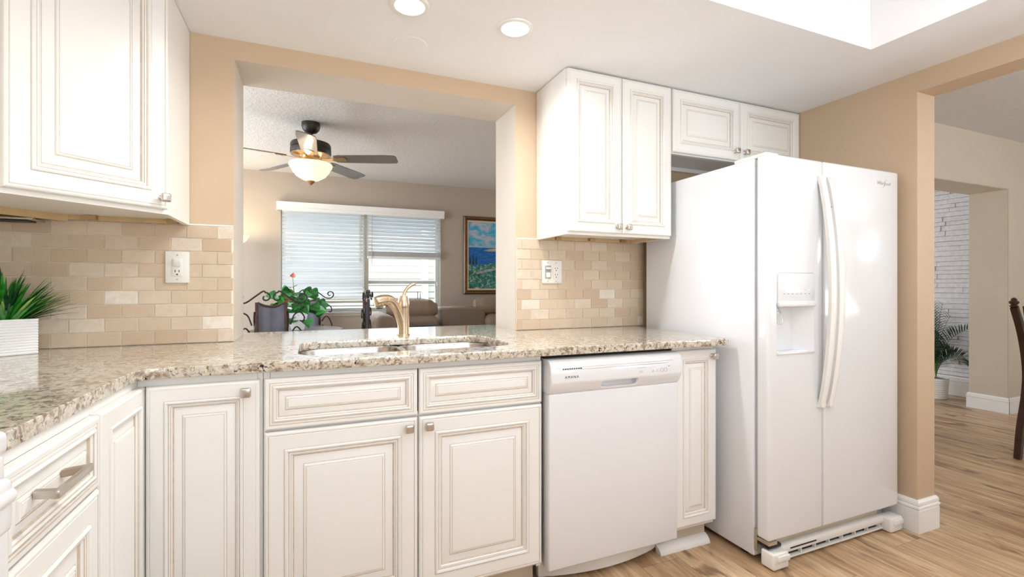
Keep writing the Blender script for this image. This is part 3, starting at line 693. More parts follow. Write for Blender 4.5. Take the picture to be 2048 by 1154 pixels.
for k in range(5): b.box(0, .006, 0, .0015, -.0003, .0003, X=PX(2.215 + k * .0085, .817))
for k in range(2): b.box(0, .018, 0, .0012, -.0003, .0003, X=PX(2.222, .799 + k * .005))
for x_ in (2.332, 2.351):
    b.tube([PX(x_, .803) @ Vector((.0075 * math.cos(t * PI / 8), .0075 * math.sin(t * PI / 8), .0004)) for t in range(17)], .0006, n=4)
for x_ in (2.290, 2.31): b.tube([PX(x_, .798) @ Vector(p) for p in ((-.006, 0, 0), (.006, 0, 0), (0, .009, 0), (-.006, 0, 0))], .0005, n=4)
b.box(-.004, .004, 0, .003, -.0003, .0003, X=PX(2.369, .815)); b.build('control_icons', r)
b = MB('whitepl'); P_ = []
for i in range(13):
    t = i / 12; P_.append((D0 + .01 + t * (D1 - D0 - .02), -.548 - .05 * math.sin(PI * t) ** .8))
pts = P_ + [(D1 - .01, -.53), (D0 + .01, -.53)]
b.prism(pts, .02, .0945, bev=.002); b.build('kick_panel', r)

# ------------------------------------------------------------------ refrigerator
r = empty('refrigerator', (3.15, -.45, 0), 'white side-by-side refrigerator with water dispenser standing against the right wall', 'refrigerator')
F0, F1, FT = 2.728, 3.580, 1.668; BY = -.772; FY = -.842; SPX = 3.055
b = MB('whiteside'); b.box(F0, F1, BY, -.085, .022, FT - .006, bev=.006, seg=3); b.build('cabinet_body', r)
b = MB('gasket'); b.box(F0 + .010, F1 - .010, BY - .012, BY - .0005, .115, FT - .012); b.build('door_gasket', r)
def fdoor(x0, x1):
    b = MB('white'); b.box(x0, x1, FY, BY - .0125, .111, FT, bev=.010, seg=4); return b.mesh('door')
me = fdoor(F0, SPX - .003)
c = MB('white'); c.box(2.772, 2.996, FY - .05, FY + .003, 1.062, 1.188, bev=.012, seg=3); me = boolean(me, c.mesh('c'))
c = MB('white'); q = [(2.772, FY - .02), (2.996, FY - .02), (2.996, FY), (2.93, FY + .055), (2.80, FY + .055), (2.772, FY + .04)]
c.prism(q, .866, 1.062); me = boolean(me, c.mesh('c'))
fz = link('freezer_door', me, r)
b = MB('white'); b.box(2.775, 2.993, FY - .006, FY + .0025, 1.064, 1.186, bev=.003); b.box(2.774, 2.994, FY - .013, FY + .002, 1.052, 1.075, bev=.005, seg=3); dp = b.build('dispenser_panel', fz)
b = MB('gasket'); b.box(2.78, 2.99, FY - .0008, FY - .0002, 1.1895, 1.191); b.build('panel_seam', fz)
b = MB('greypl', 'blueled')
for k in range(7):
    b.box(2.803 + k * .025, 2.813 + k * .025, FY - .0066, FY - .0061, 1.103, 1.106)
    b.box(2.806 + k * .025, 2.809 + k * .025, FY - .0066, FY - .0061, 1.120, 1.123, 1 if k in (3, 6) else 0)
b.box(2.883, 2.887, FY - .0066, FY - .0061, 1.114, 1.126, 1); b.build('indicator_icons', dp)
b = MB('darkpl', 'nickel'); b.box(2.83, 2.856, FY + .012, FY + .03, 1.05, 1.0615, 0)
b.tube(smooth_path([(2.795, FY + .045, 1.05), (2.80, FY + .03, 1.02), (2.80, FY + .02, .985), (2.83, FY + .018, .982), (2.838, FY + .03, 1.02), (2.835, FY + .045, 1.05)], 3), .0012, 1, n=6)
b.tube([(2.797, FY + .034, 1.025), (2.838, FY + .034, 1.025)], .0012, 1, n=6); b.build('dispenser_paddle', fz)
b = MB('white'); b.box(2.7725, 2.9955, FY - .006, FY + .052, .857, .8685, bev=.004, seg=2); b.build('drip_tray', fz)
b = MB('white'); fr = link('fridge_door', fdoor(SPX + .003, F1), r)
def handle(xc, parent):
    b = MB('whitepl'); rows = []; n = 24
    for i in range(n + 1):
        t = i / n; z = .625 + t * (1.60 - .625); s_ = math.sin(PI * t)
        o_ = .010 + .052 * s_ ** .75; y = FY - o_; hw = .0155 + .002 * s_; th = .014
        rows.append([(xc - hw, y + th, z), (xc - hw, y, z), (xc - hw * .5, y - .005, z), (xc + hw * .5, y - .005, z), (xc + hw, y, z), (xc + hw, y + th, z)])
    b.grid(rows, 0, True, True)
    b.box(xc - .014, xc + .014, FY - .020, FY - .0003, .625, .66, bev=.004); b.box(xc - .014, xc + .014, FY - .020, FY - .0003, 1.565, 1.60, bev=.004)
    return b.build('handle', parent)
handle(SPX - .024, fz); handle(SPX + .028, fr)
Xl = Matrix.Translation((3.417, FY - .0003, 1.600)) @ Matrix.Rotation(PI / 2, 4, 'X')
link('brand_lettering', text('Whirlpool', .024, Xl, 'greypl', shear=.3), fr)
b = MB('greypl'); b.tube(smooth_path([Xl @ Vector(p) for p in ((.036, -.014, 0), (.048, -.012, 0), (.056, .004, 0), (.066, .022, 0), (.074, .024, 0))], 4), .0008, n=4); b.build('brand_swoosh', fr)
b = MB('darkpl'); b.lathe([(.003, 0), (.003, .001)], n=10, X=Matrix.Translation((SPX + .012, FY - .026, 1.47)) @ Matrix.Rotation(PI / 2, 4, 'X')); b.build('screw_hole', fr)
for x_ in (F0 + .01,):
    b = MB('whitepl'); b.box(x_, x_ + .075, FY + .02, BY + .11, FT - .0055, FT + .012, bev=.006, seg=3); b.build('hinge_cover', r)
# base grille
b = MB('whitepl', 'darkpl', 'toe')
b.box(F0 + .09, F1 - .09, -.80, -.774, .015, .108, 2)
b.box(F0 + .09, F1 - .09, -.83, -.8005, .040, .072, 0, bev=.003); b.box(F0 + .09, F1 - .09, -.829, -.8005, .014, .020, 0)
b.box(F0 + .091, F1 - .091, -.812, -.8005, .020, .040, 1)
for k in range(8): xx = F0 + .12 + k * .088; b.box(xx, xx + .004, -.828, -.8125, .0205, .0395)
b.box(F0 + .14, F0 + .30, -.8306, -.83, .052, .058, 1)
b.build('base_grille', r)
for x_ in (F0 + .004, F1 - .092):
    b = MB('whitepl'); b.box(x_, x_ + .088, -.862, -.80, .004, .070, bev=.008, seg=3); b.box(x_ + .02, x_ + .088, -.868, -.855, .036, .060, bev=.004); b.build('foot_cover', r)
b = MB('darkpl', 'nickel'); b.box(F0 + .006, F0 + .08, -.838, -.775, .078, .094, 0, bev=.006); b.box(F0 + .002, F0 + .05, -.842, -.772, .095, .1095, 1, bev=.002); b.box(F0 + .001, F0 + .006, -.787, -.773, .05, .14, 1); b.build('lower_hinge', r)
for x_, y_ in ((F0 + .05, -.7), (F1 - .05, -.7), (F0 + .05, -.14), (F1 - .05, -.14)): b = MB('darkpl'); b.box(x_ - .02, x_ + .02, y_ - .02, y_ + .02, 0, .0215); b.build('foot', r)

# ------------------------------------------------------------------ stove at the left edge
r = empty('stove', (.33, -1.67, 0), 'white range with an oven door handle at the left edge beside the granite counter', 'stove')
b = MB('white', 'cooktop'); b.box(.03, .62, -2.045, -1.289, .02, .897, bev=.004); b.box(.03, .646, -2.047, -1.2865, .8975, .932, bev=.010, seg=3); b.box(.08, .60, -2.0, -1.335, .9325, .935, 1); b.build('oven_body', r)
b = MB('white'); b.box(.6205, .642, -2.045, -1.288, .845, .8968, bev=.006, seg=3); b.build('front_manifold', r)
b = MB('white'); b.box(.6205, .648, -2.043, -1.29, .215, .84, bev=.007, seg=3); od = b.build('oven_door', r)
b = MB('white'); b.tube([(.684, -1.97, .868), (.684, -1.385, .868)], .012, n=16)
for y_ in (-1.95, -1.40): b.box(.6425, .691, y_ - .016, y_ + .02, .822, .892, bev=.008, seg=3)
b.build('door_handle', od)
b = MB('white'); b.box(.6205, .646, -2.043, -1.29, .03, .208, bev=.006, seg=2); b.build('storage_drawer', r)
b = MB('white', 'darkpl'); b.box(.03, .10, -2.045, -1.289, .922, 1.08, bev=.01, seg=3)
for k in range(5): b.lathe([(.02, 0), (.017, .02)], n=16, mi=1, X=Matrix.Translation((.1, -1.4 - k * .13, 1.0)) @ Matrix.Rotation(PI / 2, 4, 'Y'))
b.build('backguard', r)

# ------------------------------------------------------------------ outlets
def slots(b, x, z, y, mi):
    b.box(x - .0075, x - .005, y - .0006, y, z - .004, z + .005, mi); b.box(x + .005, x + .0075, y - .0006, y, z - .003, z + .004, mi); b.lathe([(.0028, 0), (.0028, .0008)], n=12, mi=mi, X=Matrix.Translation((x, y, z - .012)) @ Matrix.Rotation(PI / 2, 4, 'X'))
r = empty('electrical_outlet', (.5735, -.011, 1.208), 'white cover plate with a rocker switch over one socket, left of the pass-through', 'outlet')
b = MB('plategrey', 'greypl'); b.box(.534, .612, -.017, -.0105, 1.148, 1.269, bev=.004, seg=2)
for z_ in (1.255, 1.162): b.lathe([(.003, 0), (.003, .001)], n=12, mi=1, X=Matrix.Translation((.573, -.0168, z_)) @ Matrix.Rotation(PI / 2, 4, 'X'))
b.build('cover_plate', r)
b = MB('plategrey', 'darkpl'); b.box(.556, .590, -.0190, -.0171, 1.175, 1.241, 0, bev=.001); slots(b, .573, 1.193, -.0190, 1); b.build('socket_face', r)
b = MB('plategrey'); X = Matrix.Translation((.573, -.0195, 1.225)) @ Matrix.Rotation(.18, 4, 'X'); b.box(-.013, .013, -.005, .003, -.0125, .0125, bev=.0015, X=X); b.build('rocker', r)
r = empty('electrical_outlet.001', (2.19, -.011, 1.208), 'wide white cover plate with a slider switch and a double socket, right of the pass-through', 'outlet')
b = MB('plategrey', 'greypl'); b.box(2.131, 2.246, -.017, -.0105, 1.150, 1.268, bev=.004, seg=2)
for z_ in (1.256, 1.161):
    for x_ in (2.164, 2.211): b.lathe([(.0028, 0), (.0028, .001)], n=12, mi=1, X=Matrix.Translation((x_, -.0168, z_)) @ Matrix.Rotation(PI / 2, 4, 'X'))
b.build('cover_plate', r)
b = MB('plategrey', 'darkpl'); b.box(2.194, 2.228, -.0190, -.0171, 1.175, 1.241, 0, bev=.001); slots(b, 2.211, 1.228, -.0190, 1); slots(b, 2.211, 1.195, -.0190, 1); b.build('socket_face', r)
b = MB('plategrey', 'greypl'); b.box(2.147, 2.181, -.0188, -.0171, 1.175, 1.241, 1); b.box(2.150, 2.178, -.030, -.0189, 1.222, 1.232, 0, bev=.002); b.box(2.152, 2.176, -.024, -.0189, 1.18, 1.206, 0, bev=.004); b.build('switch_slider', r)

# ------------------------------------------------------------------ ceiling downlights
def downlight(x, y, z, label, group=None, power=6.2):
    r = empty('recessed_light', (x, y, z), label, 'ceiling light', group)
    b = MB('trim'); b.lathe([(.068, -.0005), (.066, -.006), (.053, -.008), (.050, -.004), (.050, -.0005)], (x, y, z), n=40); b.build('trim_ring', r)
    b = MB('lens'); b.lathe([(.0495, -.003), (.04, -.0045), (.001, -.005)], (x, y, z), n=32); b.build('lamp_lens', r)
    area('downlight_beam', (0, 0, -.012), (0, 0, 0), .09, .09, power, (1, .99, .98), 'DISK', math.radians(165), r)
    return r
downlight(1.765, -.52, H, 'round recessed ceiling light, the right one above the sink')
downlight(1.365, -.512, H, 'round recessed ceiling light at the top edge, left one above the sink')
downlight(3.42, -2.0, H, 'recessed ceiling light near the doorway', power=2.5); downlight(.5, -1.6, H, 'recessed ceiling light above the stove', power=3)
b = MB('ceil'); b.lathe([(.068, -.0003), (.066, -.0022), (.0, -.0024)], (1.42, -.235, H), n=40)
b.build('ceiling_cover_plate', None, label='faint round blank cover painted into the ceiling by the pass-through', cat='cover plate')
r = empty('tray_ceiling_lamp', (2.1, -1.95, 2.45), 'large rectangular diffuser lamp inside the ceiling tray', 'ceiling lamp')
b = MB('trim'); b.box(1.3, 2.9, -2.65, -1.25, 2.405, 2.45, bev=.01); b.build('housing', r)
b = MB('diffuser'); b.box(1.34, 2.86, -2.61, -1.29, 2.39, 2.404); b.build('diffuser', r)

# ------------------------------------------------------------------ potted grass on the counter
r = empty('potted_grass', (.10, -.13, .914), 'artificial green grass in a white ribbed square planter in the counter corner', 'potted plant')
ce = Vector((.218, -.145, 0)); u_ = Vector((-.8, -.6, 0)); v_ = Vector((-.6, .8, 0)); PS = .135
Xp = Matrix(((u_.x, v_.x, 0, ce.x), (u_.y, v_.y, 0, ce.y), (0, 0, 1, .9145), (0, 0, 0, 1)))
b = MB('pot', 'soil'); ph = .115; rows = []; n = 13
for k in range(n):
    z0, z1 = ph * k / n, ph * (k + 1) / n
    for z_, d_ in ((z0, .0018), (z0 + (z1 - z0) * .3, 0), (z0 + (z1 - z0) * .75, 0)):
        rows.append([Xp @ Vector(p) for p in ((d_, d_, z_), (PS - d_, d_, z_), (PS - d_, PS - d_, z_), (d_, PS - d_, z_))])
rows.append([Xp @ Vector(p) for p in ((0, 0, ph), (PS, 0, ph), (PS, PS, ph), (0, PS, ph))]); rows.append([Xp @ Vector(p) for p in ((.005, .005, ph), (PS - .005, .005, ph), (PS - .005, PS - .005, ph), (.005, PS - .005, ph))])
rows.append([Xp @ Vector(p) for p in ((.005, .005, ph - .02), (PS - .005, .005, ph - .02), (PS - .005, PS - .005, ph - .02), (.005, PS - .005, ph - .02))])
b.grid(rows, 0, True, True); b.build('planter', r, smooth=15)
b = MB('soil'); b.box(.006, PS - .006, .006, PS - .006, ph - .0195, ph - .012, X=Xp); b.build('soil', r)
def blade_leaf(b, base, d, L, bend, wid, mi, seg=7):
    d = Vector(d).normalized(); hz = Vector((d.x, d.y, 0)); hz = hz.normalized() if hz.length > .05 else Vector((1, 0, 0)); side = Vector((-hz.y, hz.x, 0))
    p = Vector(base); rows = []; ang = math.atan2(d.z, math.hypot(d.x, d.y))
    for i in range(seg + 1):
        t = i / seg; w_ = wid * (math.sin(PI * min(1, .22 + t * .78)) ** .8 if t < 1 else .02)
        up = Vector((-hz.x * math.sin(ang), -hz.y * math.sin(ang), math.cos(ang)))
        rows.append([p - side * w_ + up * w_ * .35, p + Vector((0, 0, 0)), p + side * w_ + up * w_ * .35])
        ang -= bend / seg; p = p + (hz * math.cos(ang) + Vector((0, 0, 1)) * math.sin(ang)) * L / seg
    b.grid(rows, mi)
b = MB('leafdark', 'leafmid', 'leaflite'); rs = random.Random(21); ctr = Xp @ Vector((PS / 2, PS / 2, ph - .012))
for i in range(230):
    a = rs.random() * 2 * PI; q = rs.random() ** .6; rad = q * .055
    el = math.radians(88 - 46 * q + rs.gauss(0, 6)); d_ = (math.cos(a) * math.cos(el), math.sin(a) * math.cos(el), math.sin(el))
    bp_ = ctr + Vector((math.cos(a), math.sin(a), 0)) * rad
    # keep long blades away from the tiled walls
    L = rs.uniform(.12, .215) * (1 - .3 * q)
    tip = bp_ + Vector(d_) * L
    if tip.y > -.035 or tip.x < .035: L *= .5; tip = bp_ + Vector(d_) * L
    if tip.y > -.02 or tip.x < .02: continue
    blade_leaf(b, bp_, d_, L, rs.uniform(.1, .7), rs.uniform(.004, .0072), rs.choice([0, 0, 1, 1, 1, 2]))
for a, el, L in ((5, 28, .175), (0, 34, .17), (-8, 40, .16), (8, 40, .16), (-20, 30, .15), (-3, 22, .16), (3, 48, .155), (12, 52, .15)):
    a = math.radians(a); el = math.radians(el)
    blade_leaf(b, ctr + Vector((.05, -.01, 0)), (math.cos(a) * math.cos(el), math.sin(a) * math.cos(el), math.sin(el)), L, .35, .0042, rs.choice([0, 2, 0]))
b.build('grass_blades', r, recalc=False)

# ------------------------------------------------------------------ ceiling fan
FC = Vector((1.045, 1.945, 2.44))
r = empty('ceiling_fan', FC, 'dark five-blade ceiling fan with a lit frosted bowl light in the living room', 'ceiling fan')
b = MB('bronze'); b.lathe([(.07, -.001), (.07, -.03), (.062, -.055), (.045, -.075), (.02, -.085)], FC, n=32); b.build('canopy', r)
b = MB('bronze'); b.lathe([(.013, -.075), (.013, -.13), (.03, -.135), (.032, -.15), (.02, -.155)], FC, n=20); b.build('downrod', r)
b = MB('bronze', 'brass'); b.lathe([(.03, -.15), (.11, -.155), (.145, -.165), (.152, -.18), (.152, -.205), (.148, -.207), (.148, -.211), (.153, -.213), (.153, -.245), (.146, -.255), (.11, -.258)], FC, n=48); b.lathe([(.148, -.252), (.148, -.258), (.12, -.268), (.085, -.272), (.08, -.29), (.05, -.291)], FC, n=48, mi=1); b.build('motor_housing', r)
wth = math.radians(22.864)
for k in range(5):
    va = math.radians(-70 + 72 * k) - wth; X = Matrix.Translation(FC + Vector((0, 0, -.285))) @ Matrix.Rotation(va, 4, 'Z') @ Matrix.Rotation(math.radians(-12), 4, 'X')
    b = MB('blade'); o_ = [(.19, -.052), (.23, -.06), (.6, -.068), (.67, -.062), (.685, -.04), (.685, .04), (.67, .062), (.6, .068), (.23, .06), (.19, .052)]
    b.prism(o_, -.003, .003, X=X); bb = b.build('blade', r)
    b = MB('brass'); b.prism([(.09, -.02), (.15, -.014), (.19, -.03), (.27, -.035), (.29, 0), (.27, .035), (.19, .03), (.15, .014), (.09, .02)], -.0075, -.0035, X=X)
    for q_ in ((.215, -.018), (.215, .018), (.255, 0)): b.lathe([(.006, 0), (.005, -.003)], (q_[0], q_[1], -.0075), n=10, X=X)
    b.build('blade_iron', bb)
b = MB('brass'); b.lathe([(.075, -.291), (.06, -.30), (.055, -.315), (.065, -.318), (.065, -.322), (.03, -.323)], FC, n=40); b.build('light_fitter', r)
b = MB('bowl'); b.lathe([(.158, -.325), (.163, -.335), (.158, -.355), (.15, -.36), (.14, -.385), (.11, -.425), (.06, -.455), (.02, -.465), (.005, -.466)], FC, n=48); b.lathe([(.154, -.326), (.158, -.337), (.153, -.353), (.145, -.36), (.135, -.384), (.105, -.422), (.058, -.451), (.01, -.461)], FC, n=48, cap=False); b.build('glass_bowl', r)
b = MB('brass'); b.lathe([(.03, -.460), (.034, -.468), (.02, -.482), (.008, -.492), (.002, -.496)], FC, n=24); b.build('finial', r)
for dx, dy in ((.085, 0), (-.045, .07), (-.045, -.07)):
    pl_ = bpy.data.lights.new('fan_bulb', 'POINT'); pl_.energy = 16; pl_.color = (1, .86, .66); pl_.shadow_soft_size = .03
    po = bpy.data.objects.new('fan_bulb', pl_); C.objects.link(po); po.location = (dx, dy, -.345); po.parent = r

# ------------------------------------------------------------------ torchiere lamp
TC = Vector((.31, 3.4, 0))
r = empty('torchiere_lamp', TC, 'floor lamp with an upturned glowing bowl, just inside the left edge of the pass-through', 'floor lamp')
b = MB('bronze'); b.lathe([(.13, 0), (.13, .015), (.03, .03), (.012, .05)], TC, n=32); b.build('base', r)
b = MB('bronze'); b.tube([TC + Vector((0, 0, .04)), TC + Vector((0, 0, 1.56))], .011, n=12); b.build('pole', r)
b = MB('bowl'); b.lathe([(.02, 1.56), (.07, 1.575), (.12, 1.61), (.15, 1.655), (.153, 1.655), (.12, 1.6), (.07, 1.565), (.02, 1.55)], TC, n=40); b.build('glass_bowl', r)
pl_ = bpy.data.lights.new('torchiere_bulb', 'POINT'); pl_.energy = 9; pl_.color = (1, .84, .6); pl_.shadow_soft_size = .04
po = bpy.data.objects.new('torchiere_bulb', pl_); C.objects.link(po); po.location = (0, 0, 1.64); po.parent = r

# ------------------------------------------------------------------ wrought iron dining chairs, table, plant
def spiral(cx, cz, r0, a0, turns, n=14, dirn=1, y=0):
    return [(cx + r0 * (1 - .75 * i / n) * math.cos(a0 + dirn * turns * 2 * PI * i / n), y, cz + r0 * (1 - .75 * i / n) * math.sin(a0 + dirn * turns * 2 * PI * i / n)) for i in range(n + 1)]
def make_chair(label):
    r = empty('iron_dining_chair', (0, 0, 0), label, 'dining chair', 'wrought iron chairs round the dining table')
    for sx in (-1, 1):
        for back in (0, 1):
            b = MB('iron'); yb = .2 if back else -.2; x = sx * (.118 if back else .19)
            top = .93 if back else .43
            P = [(x * (1 if z > .45 else 1.25 - .25 * z / .45), yb + (.05 * (z - .45) if back and z > .45 else 0), z) for z in [top * i / 24 for i in range(25)]]
            for ph_ in (0, PI): b.tube([(p[0] + .006 * math.cos(ph_ + i * .7), p[1] + .006 * math.sin(ph_ + i * .7), p[2]) for i, p in enumerate(P)], .0075, n=6)
            b.build('leg', r, world=False)
    b = MB('iron')
    for sx in (-1, 1):
        arm = [(sx * .02, .235, 1.075 - .01), (sx * .06, .235, 1.095), (sx * .12, .235, 1.05), (sx * .18, .235, 1.005), (sx * .225, .235, 1.0)]
        inner = [(p[0], .235, p[2]) for p in spiral(sx * .045, 1.045, .04, PI / 2, .9, dirn=sx)]
        outer_ = [(p[0], .235, p[2]) for p in spiral(sx * .225, 1.045, .045, -PI / 2, 1.1, dirn=sx)]
        b.tube(smooth_path(list(reversed(inner)) + arm[1:] + outer_[1:], 3), .0065, n=6)
        sd = smooth_path([(sx * .145, .21, .70), (sx * .20, .21, .64), (sx * .245, .21, .56), (sx * .25, .21, .46)], 4); b.tube(sd, .006, n=6)
        s2 = smooth_path([(sx * .14, .22, .82), (sx * .17, .22, .90), (sx * .215, .22, .92), (sx * .245, .22, .88), (sx * .235, .22, .845), (sx * .21, .22, .85)], 4); b.tube(s2, .006, n=6)
        b.tube(smooth_path([(sx * .14, .22, .74), (sx * .19, .22, .80), (sx * .245, .22, .70), (sx * .25, .22, .5)], 4), .006, n=6)
    b.build('scroll_crest', r, world=False)
    b = MB('hide', 'browhide'); rows = []
    for i in range(9):
        t = i / 8; z = .50 + t * .5; row = []
        for j in range(9):
            u = (j / 8 - .5) * 2; row.append((u * .095, .212 + .05 * (z - .45) * .3 + .004 * math.sin(7 * u) - .008 * (1 - u * u), z - (.03 * (1 - u * u) if i == 8 else 0)))
        rows.append(row)
    b.grid(rows, 0); b.grid([[(p[0], p[1] + .008, p[2]) for p in row] for row in rows], 0)
    pan = b.build('leather_panel', r, world=False, recalc=False)
    b = MB('browhide')
    for sx in (-1, 1): b.box(sx * .106 - .012, sx * .106 + .012, .205, .232, .48, 1.005, bev=.004)
    b.tube([((j / 8 - .5) * .20, .218, 1.0 - .032 * (1 - ((j / 8 - .5) * 2) ** 2)) for j in range(9)], .011, n=8); b.build('leather_binding', pan, world=False)
    b = MB('hide'); b.box(-.21, .21, -.22, .19, .43, .49, bev=.025, seg=4); b.build('seat', r, world=False)
    return r
chA = make_chair('wrought iron chair with its grey leather back turned to the pass-through, leftmost by the plant')
chA.location = (.727, 2.35, 0); chA.rotation_euler = (0, 0, PI + math.radians(6))
chB = copy_tree(chA); chB['label'] = 'wrought iron chair half hidden behind the heart-leaved plant'; chB.location = (.99, 3.42, 0); chB.rotation_euler = (0, 0, math.radians(-8))
chC = copy_tree(chA); chC['label'] = 'wrought iron chair seen edge-on in front of the window post'; chC.location = (1.33, 2.66, 0); chC.rotation_euler = (0, 0, -math.radians(106))
for c_ in (chB, chC):
    c_.name = 'iron_dining_chair.001'
r = empty('dining_table', (.92, 2.88, 0), 'low round dining table with an iron pedestal hidden behind the counter', 'table')
b = MB('tabletop'); b.lathe([(.001, .695), (.40, .695), (.42, .70), (.42, .715), (.40, .72), (.001, .72)], (.92, 2.88, 0), n=48); b.build('tabletop', r)
b = MB('iron'); b.lathe([(.26, 0), (.25, .02), (.05, .05), (.035, .2), (.05, .4), (.035, .6), (.12, .694)], (.92, 2.88, 0), n=24); b.build('pedestal', r)
# plant on the table
PC = Vector((.93, 2.80, .72))
r = empty('potted_anthurium', PC, 'leafy heart-leaved plant with a coral flower in a white tapered pot on the dining table', 'potted plant')
b = MB('pot'); rows = []
for z_, h_ in ((.001, .055), (.16, .09), (.165, .09), (.165, .084), (.14, .08)): rows.append([PC + Vector((sx * h_, sy * h_, z_)) for sx, sy in ((-1, -1), (1, -1), (1, 1), (-1, 1))])
b.grid(rows, 0, True, True); b.build('pot', r, smooth=20)
b = MB('soil'); b.box(PC.x - .075, PC.x + .075, PC.y - .075, PC.y + .075, PC.z + .141, PC.z + .15); b.build('soil', r)
def heart(b, P, d, up, sz, mi, droop=.4):
    d = Vector(d).normalized(); sd = d.cross(Vector(up)).normalized(); nn = sd.cross(d).normalized(); rows = []
    prof = [(0, .08), (.04, .32), (.12, .46), (.25, .5), (.45, .42), (.65, .28), (.85, .12), (1, .01)]
    for t, w_ in prof:
        c_ = Vector(P) + d * sz * t - nn * sz * droop * t * t * .5
        rows.append([c_ - sd * sz * w_ + nn * sz * w_ * .25, c_ - sd * sz * w_ * .5 + nn * sz * w_ * .04, c_, c_ + sd * sz * w_ * .5 + nn * sz * w_ * .04, c_ + sd * sz * w_ + nn * sz * w_ * .25])
    b.grid(rows, mi)
lv = MB('leafplant', 'leafbrown', 'leafmid'); stm = MB('stem'); rs = random.Random(5)
for i in range(60):
    a = rs.random() * 2 * PI; rr = .03 + rs.random() * .16; hgt = .06 + rs.random() * .27 - rr * .4
    base_ = PC + Vector((rs.uniform(-.03, .03), rs.uniform(-.03, .03), .15)); tipp = base_ + Vector((math.cos(a) * rr * 1.1, math.sin(a) * rr * .8, hgt - .05))
    stm.tube(smooth_path([base_, base_ + Vector((math.cos(a) * rr * .3, math.sin(a) * rr * .3, hgt * .6)), tipp], 3), .0025, n=5)
    heart(lv, tipp, (math.cos(a) * .7, math.sin(a) * .7 - .25, rs.uniform(-1.0, .3)), (rs.uniform(-.3, .3), -1, .5), rs.uniform(.07, .115), 1 if i in (7, 23) else (2 if i % 6 == 0 else 0))
lv.build('leaves', r, recalc=False); stm.tube(smooth_path([PC + Vector((0, 0, .15)), PC + Vector((-.03, 0, .35)), PC + Vector((-.045, -.01, .505))], 4), .003, n=5); stm.build('stems', r)
b = MB('flower'); heart(b, PC + Vector((-.045, -.01, .50)), (.2, -.3, .9), (0, -1, 0), .05, 0, .2); b.build('flower', r, recalc=False)

# ------------------------------------------------------------------ sofa
r = empty('sectional_sofa', (2.6, 3.3, 0), 'taupe leather sectional sofa with tall headrests below the living room window', 'sofa')
def rb(mat, x0, x1, y0, y1, z0, z1, bev, name, X=None, seg=5):
    b = MB(mat); b.box(x0, x1, y0, y1, z0, z1, bev=bev, seg=seg, X=X); return b.build(name, r)
rb('sofa', 1.76, 4.1, 2.75, 3.6, .08, .44, .05, 'base'); rb('sofa', 1.62, 1.87, 2.75, 3.62, .06, .84, .1, 'arm')
rb('sofa', 1.86, 2.43, 3.22, 3.55, .42, .80, .09, 'back_cushion'); rb('sofadark', 2.46, 3.02, 3.3, 3.62, .42, .885, .035, 'corner_back'); rb('sofa', 3.0, 3.6, 3.22, 3.55, .42, .80, .09, 'back_cushion')
rb('sofa', 1.88, 2.43, 2.78, 3.25, .42, .54, .06, 'seat_cushion'); rb('sofa', 2.44, 3.0, 2.78, 3.3, .42, .54, .06, 'seat_cushion'); rb('sofa', 3.01, 3.6, 2.78, 3.25, .42, .54, .06, 'seat_cushion')
rb('sofa', 3.62, 4.12, 2.75, 3.62, .06, .66, .1, 'arm')
def headrest(x0, x1, y, z, tilt_):
    b = MB('sofa'); rows = []; n = 20; m_ = 16
    for i in range(n + 1):
        t = i / n; x = x0 + (x1 - x0) * t; e = (1 - abs(2 * t - 1) ** 5) ** .5 if 0 < t < 1 else .55; row = []
        e = max(e, .55)
        for k in range(m_):
            a = 2 * PI * k / m_; wr = 1 + .02 * math.sin(t * 40 + 2 * math.cos(a * 2))
            row.append((x, y + .095 * e * math.cos(a) * wr, z + .125 * e * math.sin(a) * wr * (1 if math.sin(a) > 0 else .95)))
        rows.append(row)
    b.grid(rows, 0, True, True); o = b.build('headrest', r, smooth=60); return o
headrest(1.83, 2.42, 3.36, .865, 0); headrest(2.89, 3.58, 3.36, .905, 0)
b = MB('navy'); b.box(2.08, 2.42, 3.04, 3.18, .545, .70, bev=.06, seg=5); b.build('throw_pillow', None, label='dark navy throw pillow lying on the sofa seat, seen just over the counter', cat='pillow')

# ------------------------------------------------------------------ framed painting
r = empty('framed_painting', (3.3, WY, 1.05), 'framed seaside painting in a dark gold frame on the far living room wall', 'painting')
PX0, PX1, PZ0, PZ1 = 2.894, 3.64, 1.03, 2.06; X = frame((PX0, WY - .002, PZ0), UX, (0, -1, 0)); pw, ph_ = PX1 - PX0, PZ1 - PZ0
b = MB('gold', 'liner', 'wood')
prof = [(0, 0, 2), (0, .02, 2), (.008, .028, 2), (.018, .034, 0), (.03, .03, 0), (.042, .018, 2), (.048, .02, 0), (.055, .018, 0), (.056, .014, 1), (.072, .011, 1), (.073, .006, 1)]
rows = [[X @ Vector(p) for p in ((a, z_, a), (pw - a, z_, a), (pw - a, z_, ph_ - a), (a, z_, ph_ - a))] for a, z_, _ in prof]
R = [[b.bm.verts.new(p) for p in q] for q in rows]
for i in range(len(R) - 1):
    for j in range(4): b.bm.faces.new((R[i][j], R[i][(j + 1) % 4], R[i + 1][(j + 1) % 4], R[i + 1][j])).material_index = prof[i + 1][2]
b.bm.faces.new(R[0]); b.build('frame', r, smooth=20)
b = MB('p_sky', 'p_haze', 'p_sea', 'p_bush', 'p_path', 'p_cyp', 'p_hill')
cw, chh = pw - .146, ph_ - .146
def pt(u, v, d=.0065): return X @ Vector((.073 + u * cw, d, .073 + v * chh))
def pp(poly, mi, d): b.bm.faces.new([b.bm.verts.new(pt(u, v, d)) for u, v in poly]).material_index = mi
